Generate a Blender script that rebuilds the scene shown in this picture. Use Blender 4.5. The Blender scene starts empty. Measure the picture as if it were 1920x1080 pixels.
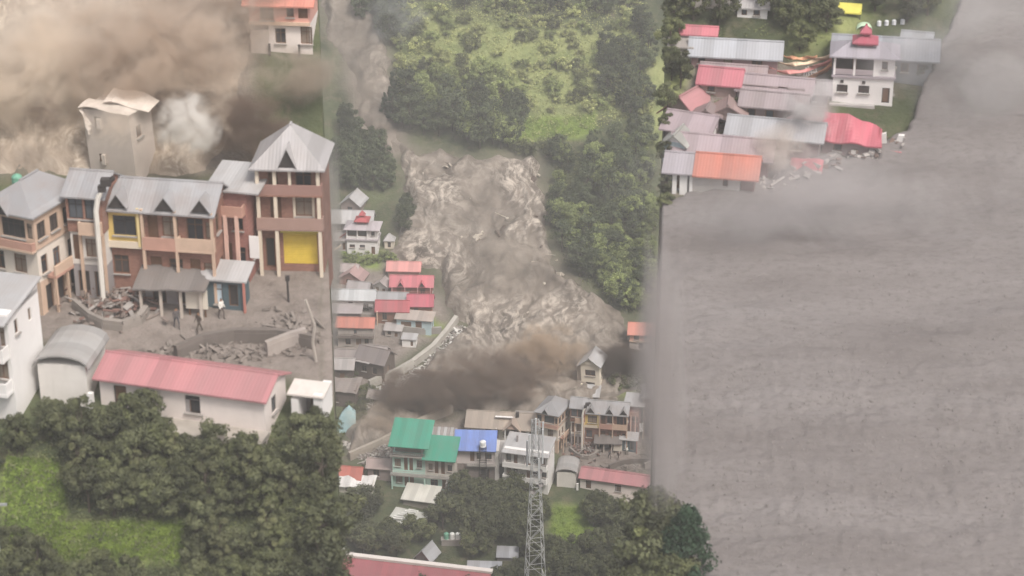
import bpy, math, random
import numpy as np
from mathutils import Vector, Matrix

# ---------------------------------------------------------------- camera, sky, sun, exposure
FPX, PITCH, HC = 4000.0, math.radians(25.0), 203.0      # focal length in photo pixels, tilt, height above the valley village
sc = bpy.context.scene
cd = bpy.data.cameras.new('camera'); cam = bpy.data.objects.new('camera', cd); sc.collection.objects.link(cam)
cam.location = (0, 0, HC); cam.rotation_euler = (math.pi/2-PITCH, 0, 0)
cd.sensor_width = 36; cd.lens = 36*FPX/1920; cd.clip_start = 1; cd.clip_end = 6000
cd.dof.use_dof = True; cd.dof.focus_distance = 330; cd.dof.aperture_fstop = 0.32
sc.camera = cam
SUN_AZ, SUN_EL = math.radians(145), math.radians(56)    # azimuth clockwise from +Y (the view direction)
w = bpy.data.worlds.new('World'); sc.world = w; w.use_nodes = True
nt = w.node_tree; bg = nt.nodes['Background']
sky = nt.nodes.new('ShaderNodeTexSky'); sky.sky_type = 'NISHITA'; sky.sun_disc = False
sky.sun_elevation = SUN_EL; sky.sun_rotation = SUN_AZ; sky.dust_density = 6; sky.air_density = 1.0; sky.ozone_density = 0.6
mixs = nt.nodes.new('ShaderNodeHueSaturation'); mixs.inputs['Saturation'].default_value = 0.45   # thin overcast: a greyer dome
nt.links.new(sky.outputs[0], mixs.inputs['Color']); nt.links.new(mixs.outputs[0], bg.inputs[0]); bg.inputs[1].default_value = 0.125
sl = bpy.data.lights.new('sun', 'SUN'); so = bpy.data.objects.new('sun', sl); sc.collection.objects.link(so)
sl.energy = 1.8; sl.angle = math.radians(13); sl.color = (1, .95, .88)
sd = Vector((math.sin(SUN_AZ)*math.cos(SUN_EL), math.cos(SUN_AZ)*math.cos(SUN_EL), math.sin(SUN_EL)))
so.rotation_euler = sd.to_track_quat('Z', 'Y').to_euler()
sc.view_settings.view_transform = 'Standard'; sc.view_settings.look = 'None'; sc.view_settings.gamma = 1; sc.view_settings.exposure = 0.45
sc.render.engine = 'CYCLES'; cy = sc.cycles
cy.use_denoising = True; cy.max_bounces = 7; cy.diffuse_bounces = 3; cy.glossy_bounces = 2; cy.transmission_bounces = 3
cy.volume_bounces = 4; cy.transparent_max_bounces = 12; cy.volume_step_rate = 0.6; cy.volume_max_steps = 128
cy.caustics_reflective = False; cy.caustics_refractive = False
sc.render.filter_size = 2.1

# ---------------------------------------------------------------- helpers
R = random.Random(7); RNG = random.Random(11)
C = sc.collection
BEV = {}
def tag(o, label=None, cat=None, group=None, kind=None):
    if label: o['label'] = label
    if cat: o['category'] = cat
    if group: o['group'] = group
    if kind: o['kind'] = kind
    return o
def mesh(name, v, f, smooth=False):
    m = bpy.data.meshes.new(name); m.from_pydata([tuple(p) for p in v], [], f); m.update()
    if smooth: m.polygons.foreach_set('use_smooth', [True]*len(m.polygons))
    return m
def put(name, m, mat=None, parent=None, loc=(0,0,0), rot=(0,0,0), scale=(1,1,1)):
    o = bpy.data.objects.new(name, m); C.objects.link(o)
    if mat is not None and m is not None and not m.materials: m.materials.append(mat)
    o.parent = parent; o.location = loc; o.rotation_euler = rot; o.scale = scale
    return o
def empty(name, loc, rz=0, label=None, cat=None, group=None):
    o = put(name, None, loc=loc, rot=(0,0,rz)); o.empty_display_size = .5
    return tag(o, label, cat, group, 'thing')
def boxv(x0,x1,y0,y1,z0,z1):
    return [(x0,y0,z0),(x1,y0,z0),(x1,y1,z0),(x0,y1,z0),(x0,y0,z1),(x1,y0,z1),(x1,y1,z1),(x0,y1,z1)]
BF = [(0,3,2,1),(4,5,6,7),(0,1,5,4),(1,2,6,5),(2,3,7,6),(3,0,4,7)]
class MB:
    def __init__(s): s.v=[]; s.f=[]
    def add(s, v, f):
        n=len(s.v); s.v+=list(v); s.f+=[tuple(i+n for i in q) for q in f]; return s
    def box(s,*a): return s.add(boxv(*a), BF)
    def bar(s,a,b,r,r2=None,n=5):
        a=Vector(a); b=Vector(b); d=(b-a).normalized(); r2=r if r2 is None else r2
        u=d.orthogonal().normalized(); w_=d.cross(u); v=[]
        for p,rr in ((a,r),(b,r2)):
            for k in range(n):
                t=2*math.pi*k/n; v.append(tuple(p+u*(rr*math.cos(t))+w_*(rr*math.sin(t))))
        f=[(k,(k+1)%n,n+(k+1)%n,n+k) for k in range(n)]+[tuple(range(n-1,-1,-1)),tuple(range(n,2*n))]
        return s.add(v,f)
    def tube(s,pts,r,n=6):
        for a,b in zip(pts[:-1],pts[1:]): s.bar(a,b,r,n=n)
        return s
    def build(s,name,mat,parent=None,smooth=False,**k): return put(name, mesh(name,s.v,s.f,smooth), mat, parent, **k)
def solid_sheet(v, f, t):
    """a sheet of faces given thickness downwards"""
    n=len(v); vv=list(v)+[(a,b,c-t) for a,b,c in v]; ff=list(f)+[tuple(i+n for i in reversed(q)) for q in f]
    ed={}
    for q in f:
        for a,b in zip(q, q[1:]+q[:1]): ed[(a,b)]=1
    for a,b in ed:
        if (b,a) not in ed: ff.append((b,a,a+n,b+n))
    return vv, ff

# numpy value noise (2-D), used for terrain and mud relief
def _hash(i, j, s):
    h = (i.astype(np.int64)*374761393 + j.astype(np.int64)*668265263 + s*974711) & 0x7fffffff
    h = ((h ^ (h>>13))*1274126177) & 0x7fffffff
    return ((h ^ (h>>16)) & 0xffff)/65535.0
def vnoise(x, y, s=0):
    x=np.asarray(x,float); y=np.asarray(y,float)
    i=np.floor(x); j=np.floor(y); fx=x-i; fy=y-j; fx=fx*fx*(3-2*fx); fy=fy*fy*(3-2*fy)
    a=_hash(i,j,s); b=_hash(i+1,j,s); c=_hash(i,j+1,s); d=_hash(i+1,j+1,s)
    return (a*(1-fx)+b*fx)*(1-fy)+(c*(1-fx)+d*fx)*fy
def fbm(x, y, s=0, o=4, ridged=False):
    t=0; amp=.5; tot=0
    for k in range(o):
        n=vnoise(x,y,s+k*17)
        if ridged: n=1-np.abs(2*n-1)
        t=t+amp*n; tot+=amp; amp*=.5; x=x*2.03+11.3; y=y*2.03+5.7
    return t/tot
def sstep(a,b,x):
    t=np.clip((x-a)/(b-a),0,1); return t*t*(3-2*t)

# ---------------------------------------------------------------- the land: a valley between two near spurs
CP, SP = math.cos(PITCH), math.sin(PITCH)
def dep(py): return PITCH+math.atan((py-540)/FPX)          # angle below the horizon of a photo row
def profile(py0, scale0, steps, before, after):
    d=dep(py0); rng=FPX*math.cos(d-PITCH)/scale0*1.0
    r=rng*math.cos(d); z=HC-rng*math.sin(d); pts=[(r,z)]
    for py,s in steps:
        t=math.tan(dep(py)); r2=(HC-z+s*r)/(t+s); z+=s*(r2-r); r=r2; pts.append((r,z))
    pts=[(pts[0][0]-60,pts[0][1]-60*before),]+pts+[(r+after[0],z+after[0]*after[1]),(r+after[0]+400,z+after[0]*after[1]+40*after[1])]
    return np.array(pts)
PL = profile(1150, 28.0, [(800,.55),(690,.35),(480,.16),(330,.30),(0,.62)], .5, (40,.4))
PC = profile(1150, 11.6, [(930,.28),(800,.22),(640,.22),(290,.36),(0,.62)], .05, (120,.45))
PR = profile(1150, 27.0, [(380,.36),(180,.34),(0,.55)], .4, (40,.35))
def prof(P_, r): return np.interp(r, P_[:,0], P_[:,1])
EL=lambda r: -.0935+0*r            # the near spurs end on straight lines running away from the viewer
ER=lambda r: .0748+0*r
def height(x, y, centre=False):
    x=np.asarray(x,float); y=np.asarray(y,float)
    r=np.maximum(y,1.0); a=x/r+(fbm(r/3.1,x*0+.5,41,4)-.5)*.0008
    wl=(1-sstep(-.0007,.0007,a-EL(r)))*(1-sstep(PL[-3,0]+12,PL[-3,0]+75,r)); wr=sstep(-.0007,.0007,a-ER(r))*(1-sstep(PR[-3,0]+12,PR[-3,0]+75,r))
    zc=prof(PC,r); zl=prof(PL,r); zr=prof(PR,r)
    rough=sstep(0,1,np.clip((r-360)/120,0,1))
    zc=zc+(fbm(x/38,y/38,3,3)-.5)*5*rough+(fbm(x/9,y/9,5,3)-.5)*1.0
    zl=zl+(fbm(x/7,y/7,9,3)-.5)*.7
    zr=zr+(fbm(x/16,y/16,12,3)-.5)*1.2
    return zc if centre else zc*(1-wl)*(1-wr)+zl*wl+zr*wr
def ray(px,py):
    dx,dy=px-960,py-540
    return Vector((dx, FPX*CP-dy*SP, -FPX*SP-dy*CP)).normalized()
IN_VALLEY=[False]       # while True, points are looked up on the valley floor only, not on the near spurs
def P(px,py,lift=0.0,centre=False):
    """where the line of sight through a photo pixel meets the land"""
    d=ray(px,py); t=np.arange(90,900,.5); centre=centre or IN_VALLEY[0]
    z=height(d.x*t,d.y*t,centre); g=(HC+d.z*t)-(z+lift)
    k=int(np.argmax(g<0)); 
    if g[k]>=0: k=len(t)-1
    t0,t1=t[max(k-1,0)],t[k]; g0,g1=g[max(k-1,0)],g[k]
    tt=t0+(t1-t0)*g0/(g0-g1) if g0!=g1 else t1
    return Vector((d.x*tt,d.y*tt,HC+d.z*tt))
def proj(x,y,z):
    yy=y*CP-(z-HC)*SP; up=y*SP+(z-HC)*CP
    return 960+FPX*x/yy, 540-FPX*up/yy, yy
def scale_at(p): return FPX/proj(*p)[2]
def gz(x,y): return float(height(np.array([x]),np.array([y]))[0])

# ---------------------------------------------------------------- materials
MATS = {}
def nodes(name):
    m=bpy.data.materials.new(name); m.use_nodes=True; t=m.node_tree; b=t.nodes['Principled BSDF']
    b.inputs['Specular IOR Level'].default_value=.25
    return m,t,b
def N(t,kind,**kw):
    n=t.nodes.new('ShaderNode'+kind)
    for k,v in kw.items():
        if k in n.inputs: n.inputs[k].default_value=v
        else: setattr(n,k,v)
    return n
def ramp(t,src,stops):
    n=t.nodes.new('ShaderNodeValToRGB'); t.links.new(src,n.inputs[0]); e=n.color_ramp.elements
    while len(e)<len(stops): e.new(.5)
    for q,(p,c) in zip(e,stops): q.position=p; q.color=(*c,1) if len(c)==3 else c
    return n
def mixc(t,fac,a,b,mode='MIX'):
    n=t.nodes.new('ShaderNodeMix'); n.data_type='RGBA'; n.blend_type=mode
    for s,v in ((n.inputs[0],fac),(n.inputs[6],a),(n.inputs[7],b)):
        if hasattr(v,'is_linked') or hasattr(v,'links'): t.links.new(v,s)
        else: s.default_value=v if isinstance(v,(int,float)) else (*v,1)
    return n.outputs[2]
def noise(t,scale,detail=4,rough=.55,vec=None,stretch=None,coord='Object'):
    if vec is None: vec=N(t,'TexCoord').outputs[coord]
    if stretch:
        mp=N(t,'Mapping'); mp.inputs['Scale'].default_value=stretch; t.links.new(vec,mp.inputs[0]); vec=mp.outputs[0]
    n=N(t,'TexNoise',Scale=scale,Detail=detail,Roughness=rough); t.links.new(vec,n.inputs['Vector']); return n.outputs[0]
def bump(t,b,src,strength,dist):
    n=N(t,'Bump',Strength=strength,Distance=dist); t.links.new(src,n.inputs['Height']); t.links.new(n.outputs[0],b.inputs['Normal'])
def sc3(c,k): return tuple(min(1,max(0,x*k)) for x in c)
def m_wall(c, wear=.35, rough=.85):
    """painted plaster or masonry with stains that run down and patchy weathering"""
    k=('wall',c,wear)
    if k in MATS: return MATS[k]
    m,t,b=nodes('plaster'); b.inputs['Roughness'].default_value=rough
    g=ramp(t,noise(t,.55,5,.6),[(.35,(0,0,0)),(.7,(1,1,1))]).outputs[0]
    s=ramp(t,noise(t,1.6,3,.6,stretch=(1,1,.12)),[(.48,(0,0,0)),(.8,(1,1,1))]).outputs[0]
    dirt=(c[0]*.52+.02,c[1]*.5+.02,c[2]*.47+.015)
    mm=N(t,'Math',operation='MAXIMUM'); t.links.new(g,mm.inputs[0]); t.links.new(s,mm.inputs[1])
    m2=N(t,'Math',operation='MULTIPLY'); t.links.new(mm.outputs[0],m2.inputs[0]); m2.inputs[1].default_value=wear
    t.links.new(mixc(t,m2.outputs[0],c,dirt),b.inputs['Base Color']); bump(t,b,noise(t,9,3),.25,.03)
    MATS[k]=m; return m
def m_brick(c):
    k=('brick',c)
    if k in MATS: return MATS[k]
    m,t,b=nodes('brickwork'); b.inputs['Roughness'].default_value=.9
    br=N(t,'TexBrick'); br.inputs['Scale'].default_value=1.0; br.inputs['Brick Width'].default_value=.3; br.inputs['Row Height'].default_value=.12; br.inputs['Mortar Size'].default_value=.012
    tc=N(t,'TexCoord'); mp=N(t,'Mapping'); mp.inputs['Rotation'].default_value=(math.pi/2,0,0); t.links.new(tc.outputs['Object'],mp.inputs[0]); t.links.new(mp.outputs[0],br.inputs['Vector'])
    br.inputs['Color1'].default_value=(*sc3(c,1.12),1); br.inputs['Color2'].default_value=(*sc3(c,.82),1); br.inputs['Mortar'].default_value=(*[x*.5+.12 for x in c],1)
    t.links.new(mixc(t,ramp(t,noise(t,.7,5),[(.4,(0,0,0)),(.75,(.6,.6,.6))]).outputs[0],br.outputs[0],sc3(c,.55)),b.inputs['Base Color'])
    bump(t,b,br.outputs[1],.3,-.02); MATS[k]=m; return m
def m_roof(c, rust=.25, rib=.26, rough=.5, axis='x'):
    """ribbed metal sheets: ribs down the slope, sheets of slightly different tone, rust and dust patches"""
    k=('roof',c,rust,axis)
    if k in MATS: return MATS[k]
    m,t,b=nodes('roof_sheet'); b.inputs['Roughness'].default_value=rough; b.inputs['Metallic'].default_value=.05
    tc=N(t,'TexCoord').outputs['Object']; sp=N(t,'SeparateXYZ'); t.links.new(tc,sp.inputs[0]); ax=sp.outputs[0 if axis=='x' else 1]
    d=N(t,'Math',operation='DIVIDE'); t.links.new(ax,d.inputs[0]); d.inputs[1].default_value=.95
    fl=N(t,'Math',operation='FLOOR'); t.links.new(d.outputs[0],fl.inputs[0])
    wn=N(t,'TexWhiteNoise',noise_dimensions='1D'); t.links.new(fl.outputs[0],wn.inputs['W'])
    base=mixc(t,wn.outputs[0],sc3(c,.8),sc3(c,1.1))
    rg=ramp(t,noise(t,.35,6,.65),[(.45,(0,0,0)),(.72,(1,1,1))]).outputs[0]
    r2=N(t,'Math',operation='MULTIPLY'); t.links.new(rg,r2.inputs[0]); r2.inputs[1].default_value=rust
    rc=(c[0]*.5+.09,c[1]*.42+.06,c[2]*.36+.045)
    c2_=mixc(t,r2.outputs[0],base,rc)
    sk=ramp(t,noise(t,1.1,5,.65,stretch=(1,.14,.14) if axis=='x' else (.14,1,.14)),[(.42,(0,0,0)),(.72,(.55,.55,.55))]).outputs[0]
    c2_=mixc(t,sk,c2_,(c[0]*.45+.10,c[1]*.45+.09,c[2]*.45+.08))
    pt_=ramp(t,noise(t,.22,3,.5),[(.35,(0,0,0)),(.65,(.5,.5,.5))]).outputs[0]
    c2_=mixc(t,pt_,c2_,(c[0]*.7+.06,c[1]*.7+.055,c[2]*.7+.055))
    t.links.new(c2_,b.inputs['Base Color'])
    wv=N(t,'Math',operation='SINE'); ml=N(t,'Math',operation='MULTIPLY'); t.links.new(ax,ml.inputs[0]); ml.inputs[1].default_value=2*math.pi/rib; t.links.new(ml.outputs[0],wv.inputs[0])
    bump(t,b,wv.outputs[0],.22,.02); MATS[k]=m; return m
def m_plain(c, rough=.7, var=.3, scale=2.0, metal=0, name='paint'):
    k=(name,c,rough,var)
    if k in MATS: return MATS[k]
    m,t,b=nodes(name); b.inputs['Roughness'].default_value=rough; b.inputs['Metallic'].default_value=metal
    t.links.new(mixc(t,noise(t,scale,5,.6),sc3(c,1-var),sc3(c,1+var)),b.inputs['Base Color']); MATS[k]=m; return m
def m_leaf(c, var=.45, name='foliage'):
    k=(name,c)
    if k in MATS: return MATS[k]
    m,t,b=nodes(name); b.inputs['Roughness'].default_value=.65
    oi=N(t,'ObjectInfo'); cl=noise(t,.9,3,.6)
    a=mixc(t,ramp(t,cl,[(.3,(0,0,0)),(.7,(1,1,1))]).outputs[0],sc3(c,1-var),(min(1,c[0]*(1+var*1.3)),min(1,c[1]*(1+var)),c[2]*(1+var*.4)))
    hs=N(t,'HueSaturation'); r_=N(t,'MapRange'); t.links.new(oi.outputs['Random'],r_.inputs[0]); r_.inputs[3].default_value=.7; r_.inputs[4].default_value=1.35
    t.links.new(r_.outputs[0],hs.inputs['Value']); t.links.new(a,hs.inputs['Color']); t.links.new(hs.outputs[0],b.inputs['Base Color'])
    tr=N(t,'BsdfTranslucent'); t.links.new(hs.outputs[0],tr.inputs[0]); ms=N(t,'MixShader'); ms.inputs[0].default_value=.22
    t.links.new(b.outputs[0],ms.inputs[1]); t.links.new(tr.outputs[0],ms.inputs[2]); t.links.new(ms.outputs[0],t.nodes['Material Output'].inputs[0])
    MATS[k]=m; return m
GLASS=m_plain((.035,.035,.04),.18,.4,1.2,name='window_glass')
PANES=[GLASS,GLASS,GLASS,m_plain((.10,.11,.125),.15,.5,.8,name='sky_painted_glass'),m_plain((.24,.19,.15),.8,.3,3,name='curtain'),m_plain((.07,.055,.05),.3,.4,name='brown_glass')]  # the bluish pane has a sky reflection painted into its colour
DARK=m_plain((.05,.042,.04),.9,.3,name='dark_wood_and_shade')  # also colours the panels that stand in for shade inside openings
WOOD=m_plain((.16,.085,.05),.8,.35,3,name='brown_wood')
CONC=m_wall((.36,.33,.31),.6)
WHITE=m_wall((.80,.77,.75),.14)
CREAM=m_wall((.70,.60,.48),.25)
STEEL=m_plain((.42,.43,.44),.5,.2,metal=.4,name='galvanised_steel')

# ---------------------------------------------------------------- houses
WIN={}
def win_meshes(w_,h_,kind):
    k=(round(w_,1),round(h_,1),kind)
    if k in WIN: return WIN[k]
    w2,h2=k[0]/2,k[1]; b=.07 if w_>.5 else .05
    f=MB().box(-w2,-w2+b,-.03,.05,0,h2).box(w2-b,w2,-.03,.05,0,h2).box(-w2+b,w2-b,-.03,.05,0,b).box(-w2+b,w2-b,-.03,.05,h2-b,h2)
    if kind=='w':
        if w_>.8: f.box(-.03,.03,-.015,.045,b,h2-b)
        if w_>2: 
            for q in (-w2/2,w2/2): f.box(q-.03,q+.03,-.015,.045,b,h2-b)
        if h_>1.1: f.box(-w2+b,w2-b,-.012,.04,h2*.68,h2*.68+.05)
    fm=mesh('window_frame',f.v,f.f)
    p=MB().box(-w2+b*.5,w2-b*.5,.02,.06,b*.5,h2-b*.5); pm=mesh('pane',p.v,p.f)
    if kind=='s':
        f=MB(); n=max(4,int(h2/.14))
        for i in range(n): f.add([(-w2,0,i*h2/n),(w2,0,i*h2/n),(w2,-.035,(i+.5)*h2/n),(-w2,-.035,(i+.5)*h2/n),(w2,0,(i+1)*h2/n),(-w2,0,(i+1)*h2/n)],[(0,1,2,3),(3,2,4,5)])
        f.box(-w2,w2,.005,.04,0,h2); fm=mesh('rolling_shutter',f.v,f.f)
    s=MB().box(-w2-.08,w2+.08,-.2,.02,-.09,-.005); sm=mesh('sill',s.v,s.f)
    WIN[k]=(fm,pm,sm); return WIN[k]
def stock(o, m, mat):
    """give an object its own material without copying the shared mesh"""
    if not m.materials: m.materials.append(mat)
    o.material_slots[0].link='OBJECT'; o.material_slots[0].material=mat; return o
class House:
    """a building whose measures are given in photo pixels at the spot where it stands (x along the front, y back, z up)"""
    def __init__(s,name,label,cat,px,py,rot=0,group=None,at=None,zoff=0):
        p=P(px,py) if at is None else at
        s.k=1/scale_at(p); s.kz=s.k/math.cos(dep(py)); s.root=empty(name,(p.x,p.y,p.z+zoff),math.radians(rot),label,cat,group); s.p=p
    def walls(s,x0,x1,y0,y1,z0,z1,mat,F=(),R=(),L=(),name='wall',down=0,frame=None,panemat=None):
        k,kz=s.k,s.kz; X0,X1,Y0,Y1,Z0,Z1=x0*k,x1*k,y0*k,y1*k,z0*kz-down,z1*kz
        if z0==0 and down==0: Z0-=3.0
        m=MB(); fr=frame or WOOD
        for side,(ox,oy),(dx,dy),ln,ops,ang in (('F',(X0,Y0),(1,0),X1-X0,F,0),('R',(X1,Y0),(0,1),Y1-Y0,R,math.pi/2),('B',(X1,Y1),(-1,0),X1-X0,(),math.pi),('L',(X0,Y1),(0,-1),Y1-Y0,L,-math.pi/2)):
            rects=[(a*k,(z+max(z0,0))*kz,a*k+w_*k,(z+max(z0,0))*kz+h_*kz,kd) for a,z,w_,h_,kd in ops]
            us=sorted({0,ln,*[q[0] for q in rects],*[q[2] for q in rects]}); vs=sorted({Z0,Z1,*[q[1] for q in rects],*[q[3] for q in rects]})
            nx,ny=dy,-dx
            pt=lambda u,v,d=0: (ox+dx*u-nx*d, oy+dy*u-ny*d, v)
            for a,b in zip(us[:-1],us[1:]):
                for c,d in zip(vs[:-1],vs[1:]):
                    mu,mv=(a+b)/2,(c+d)/2
                    if any(q[0]<mu<q[2] and q[1]<mv<q[3] for q in rects): continue
                    m.add([pt(a,c),pt(b,c),pt(b,d),pt(a,d)],[(0,1,2,3)])
            D=.24
            for a,c,b,d,kd in rects:
                m.add([pt(a,c),pt(b,c),pt(b,d),pt(a,d),pt(a,c,D),pt(b,c,D),pt(b,d,D),pt(a,d,D)],[(0,4,5,1),(1,5,6,2),(2,6,7,3),(3,7,4,0)])
                fm,pm,sm=win_meshes(b-a,d-c,kd)
                nm={'w':'window','d':'door','s':'rolling_shutter','o':'opening'}[kd]
                sx,sz=(b-a)/round(b-a,1) if round(b-a,1) else 1,(d-c)/round(d-c,1) if round(d-c,1) else 1
                o=put(nm,fm,None,s.root,pt((a+b)/2,c,.13),(0,0,ang),(sx,1,sz)); stock(o,fm,fr if kd!='s' else (panemat or fr))
                if kd!='s':
                    pp=put('pane' if kd=='w' else 'door_leaf' if kd=='d' else 'painted_dark_interior',pm,None,o); stock(pp,pm,(panemat or RNG.choice(PANES)) if kd=='w' else DARK if kd=='o' else (panemat or WOOD))  # an opening gets a dark panel as painted interior shade
                if kd=='w' and b-a>.5: stock(put('sill',sm,None,o,loc=(0,-.13+.02,0)),sm,CONC)
        m.add([(X0,Y0,Z1),(X1,Y0,Z1),(X1,Y1,Z1),(X0,Y1,Z1)],[(0,1,2,3)])
        return m.build(name,mat,s.root)
    def box(s,name,x0,x1,y0,y1,z0,z1,mat,parent=None):
        k,kz=s.k,s.kz; return MB().box(x0*k,x1*k,y0*k,y1*k,z0*kz,z1*kz).build(name,mat,parent or s.root)
    def roof(s,kind,x0,x1,y0,y1,z,rh,mat,over=3,wallmat=None,name='roof',th=.13,rot=None,cap=True,warp=0):
        k,kz=s.k,s.kz; a,b,c,d=(x0-over)*k,(x1+over)*k,(y0-over)*k,(y1+over)*k; X0,X1,Y0,Y1=x0*k,x1*k,y0*k,y1*k
        Z=z*kz; H=rh*kz; zz=Z; mx,my=(a+b)/2,(c+d)/2; gv=None; rid=None
        if kind=='gx':
            dz=H*over*k/((Y1-Y0)/2) if Y1>Y0 else 0; zz=Z-dz
            v=[(a,c,zz),(b,c,zz),(b,my,Z+H),(a,my,Z+H),(b,d,zz),(a,d,zz)]; f=[(0,1,2,3),(3,2,4,5)]; rid=((a,my,Z+H),(b,my,Z+H))
            gv=[[(X,Y0,Z),(X,Y1,Z),(X,(Y0+Y1)/2,Z+H-.05)] for X in (X0,X1)]
        elif kind=='gy':
            dz=H*over*k/((X1-X0)/2); zz=Z-dz
            v=[(a,c,zz),(mx,c,Z+H),(mx,d,Z+H),(a,d,zz),(b,c,zz),(b,d,zz)]; f=[(0,1,2,3),(1,4,5,2)]; rid=((mx,c,Z+H),(mx,d,Z+H))
            gv=[[(X0,Y,Z),(X1,Y,Z),((X0+X1)/2,Y,Z+H-.05)] for Y in (Y0,Y1)]
        elif kind=='shed':
            v=[(a,c,Z),(b,c,Z),(b,d,Z+H),(a,d,Z+H)]; f=[(0,1,2,3)]
            gv=[[(X,Y0,Z),(X,Y1,Z),(X,Y1,Z+H-.1)] for X in (X0,X1)]
        elif kind=='hip':
            q=min((b-a),(d-c))/2*.9
            if b-a>=d-c: r0,r1=(a+q,my,Z+H),(b-q,my,Z+H); f=[(0,1,5,4),(1,2,5),(2,3,4,5),(3,0,4)]
            else: r0,r1=(mx,c+q,Z+H),(mx,d-q,Z+H); f=[(0,1,4),(1,2,5,4),(2,3,5),(3,0,4,5)]
            v=[(a,c,Z),(b,c,Z),(b,d,Z),(a,d,Z),r0,r1]; rid=(r0,r1)
        elif kind=='flat':
            v=[(a,c,Z+.15),(b,c,Z+.15),(b,d,Z+.15),(a,d,Z+.15)]; f=[(0,1,2,3)]
        if warp:
            # subdivide and buckle the sheets
            nv=[];nf=[]
            for q in f:
                Q=[Vector(v[i]) for i in q]
                if len(Q)==3: Q.append(Q[2].copy())
                n=8; base=len(nv)
                for j in range(n+1):
                    for i in range(n+1):
                        u,w_=i/n,j/n; p=(Q[0]*(1-u)+Q[1]*u)*(1-w_)+(Q[3]*(1-u)+Q[2]*u)*w_
                        h=(math.sin(p.x*1.7+2)*math.cos(p.y*1.3+p.x)*.6+math.sin(p.x*.6+p.y*.9))*warp
                        nv.append((p.x+h*.3,p.y,p.z+h))
                for j in range(n):
                    for i in range(n): 
                        t=base+j*(n+1)+i; nf.append((t,t+1,t+n+2,t+n+1))
            v,f=nv,nf
        vv,ff=solid_sheet(v,f,th); o=put(name,mesh(name,vv,ff),mat,s.root)
        if rid and cap and not warp: MB().tube([rid[0],rid[1]],.11,5).build('ridge_cap',mat,o)
        if gv and wallmat:
            for tri in gv: MB().add(tri,[(0,1,2)]).build('gable_wall',wallmat,s.root)
        return o
    def dormer(s,roof,x,w_,y0,y1,z,h,mat,inner=DARK):
        k,kz=s.k,s.kz; a,b,c,d,Z,H=(x-w_/2)*k,(x+w_/2)*k,y0*k,y1*k,z*kz,h*kz; m=(a+b)/2
        vv,ff=solid_sheet([(a,c,Z),(m,c,Z+H),(m,d,Z+H),(a,d,Z),(b,c,Z),(b,d,Z)],[(0,1,2,3),(1,4,5,2)],.1)
        put('dormer_roof',mesh('dormer_roof',vv,ff),mat,roof)
        MB().add([(a,c+.15,Z-.05),(b,c+.15,Z-.05),(m,c+.15,Z+H-.1)],[(0,1,2)]).build('dormer_face',inner,roof)
    def balcony(s,x0,x1,y0,y1,z,h,slab,rail,style='solid',gap=1.0,th=3):
        k,kz=s.k,s.kz; a,b,c,d,Z,H=x0*k,x1*k,y0*k,y1*k,z*kz,h*kz; T=th*kz
        o=MB().box(a,b,c,d-.01,Z-T,Z).build('balcony',slab,s.root); m=MB()
        if style=='solid': m.box(a+.02,b-.02,c+.02,c+.12,Z,Z+H).box(a+.02,a+.12,c+.12,d-.02,Z,Z+H).box(b-.12,b-.02,c+.12,d-.02,Z,Z+H)
        else:
            m.box(a+.02,b-.02,c+.04,c+.09,Z+H-.06,Z+H).box(a+.02,b-.02,c+.04,c+.09,Z+H*.5,Z+H*.5+.04)
            n=max(2,int((b-a)/.35))
            for i in range(n+1):
                x=a+.03+(b-a-.1)*i/n; m.box(x,x+.04,c+.045,c+.085,Z,Z+H-.06)
        m.build('railing',rail,o); return o
    def columns(s,xs,y,z0,z1,w_,mat):
        k,kz=s.k,s.kz
        for x in xs: MB().box((x-w_/2)*k,(x+w_/2)*k,(y-w_/2)*k,(y+w_/2)*k,z0*kz-(1.5 if z0==0 else 0),z1*kz).build('column',mat,s.root)

# ---------------------------------------------------------------- vegetation
def leafset(rnd, clumps, per, leaf, flat=.8):
    v=[];f=[]
    for (cx,cy,cz,cr) in clumps:
        for _ in range(per):
            while True:
                d=Vector((rnd.uniform(-1,1),rnd.uniform(-1,1),rnd.uniform(-1,1)))
                if .05<d.length<1: break
            d*= (0.55+.45*rnd.random())/max(d.length,.5)*1.0
            p=Vector((cx,cy,cz))+Vector((d.x*cr,d.y*cr,d.z*cr*flat))
            n=(d.normalized()+Vector((rnd.gauss(0,.5),rnd.gauss(0,.5),rnd.gauss(.35,.5)))).normalized()
            u=n.orthogonal().normalized(); u.rotate(Matrix.Rotation(rnd.random()*6.28,3,n)); q=n.cross(u)
            l=leaf*rnd.uniform(.6,1.3); b=len(v)
            v+=[tuple(p-u*l*.5),tuple(p+q*l*.32),tuple(p+u*l*.5+n*l*.1),tuple(p-q*l*.32)]; f.append((b,b+1,b+2,b+3))
    return v,f
def crown_clumps(rnd,n,rx,h,z0,shape):
    out=[]
    for i in range(n):
        t=rnd.random()
        if shape=='round': rr=math.sqrt(max(.02,1-(2*t-1)**2))*rx
        elif shape=='cone': rr=rx*(1-t)**.8*.9+.1
        else: rr=rx*(.55+.45*math.sin(math.pi*min(1,t*1.15)))
        a=rnd.random()*6.28; q=math.sqrt(rnd.uniform(.15,1))*rr
        out.append((q*math.cos(a),q*math.sin(a),z0+h*t,rnd.uniform(.22,.42)*rx*(1 if shape!='cone' else .7+.5*(1-t))))
    return out
BARK=m_plain((.09,.07,.055),.95,.4,4,name='bark')
TREES={}
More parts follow.
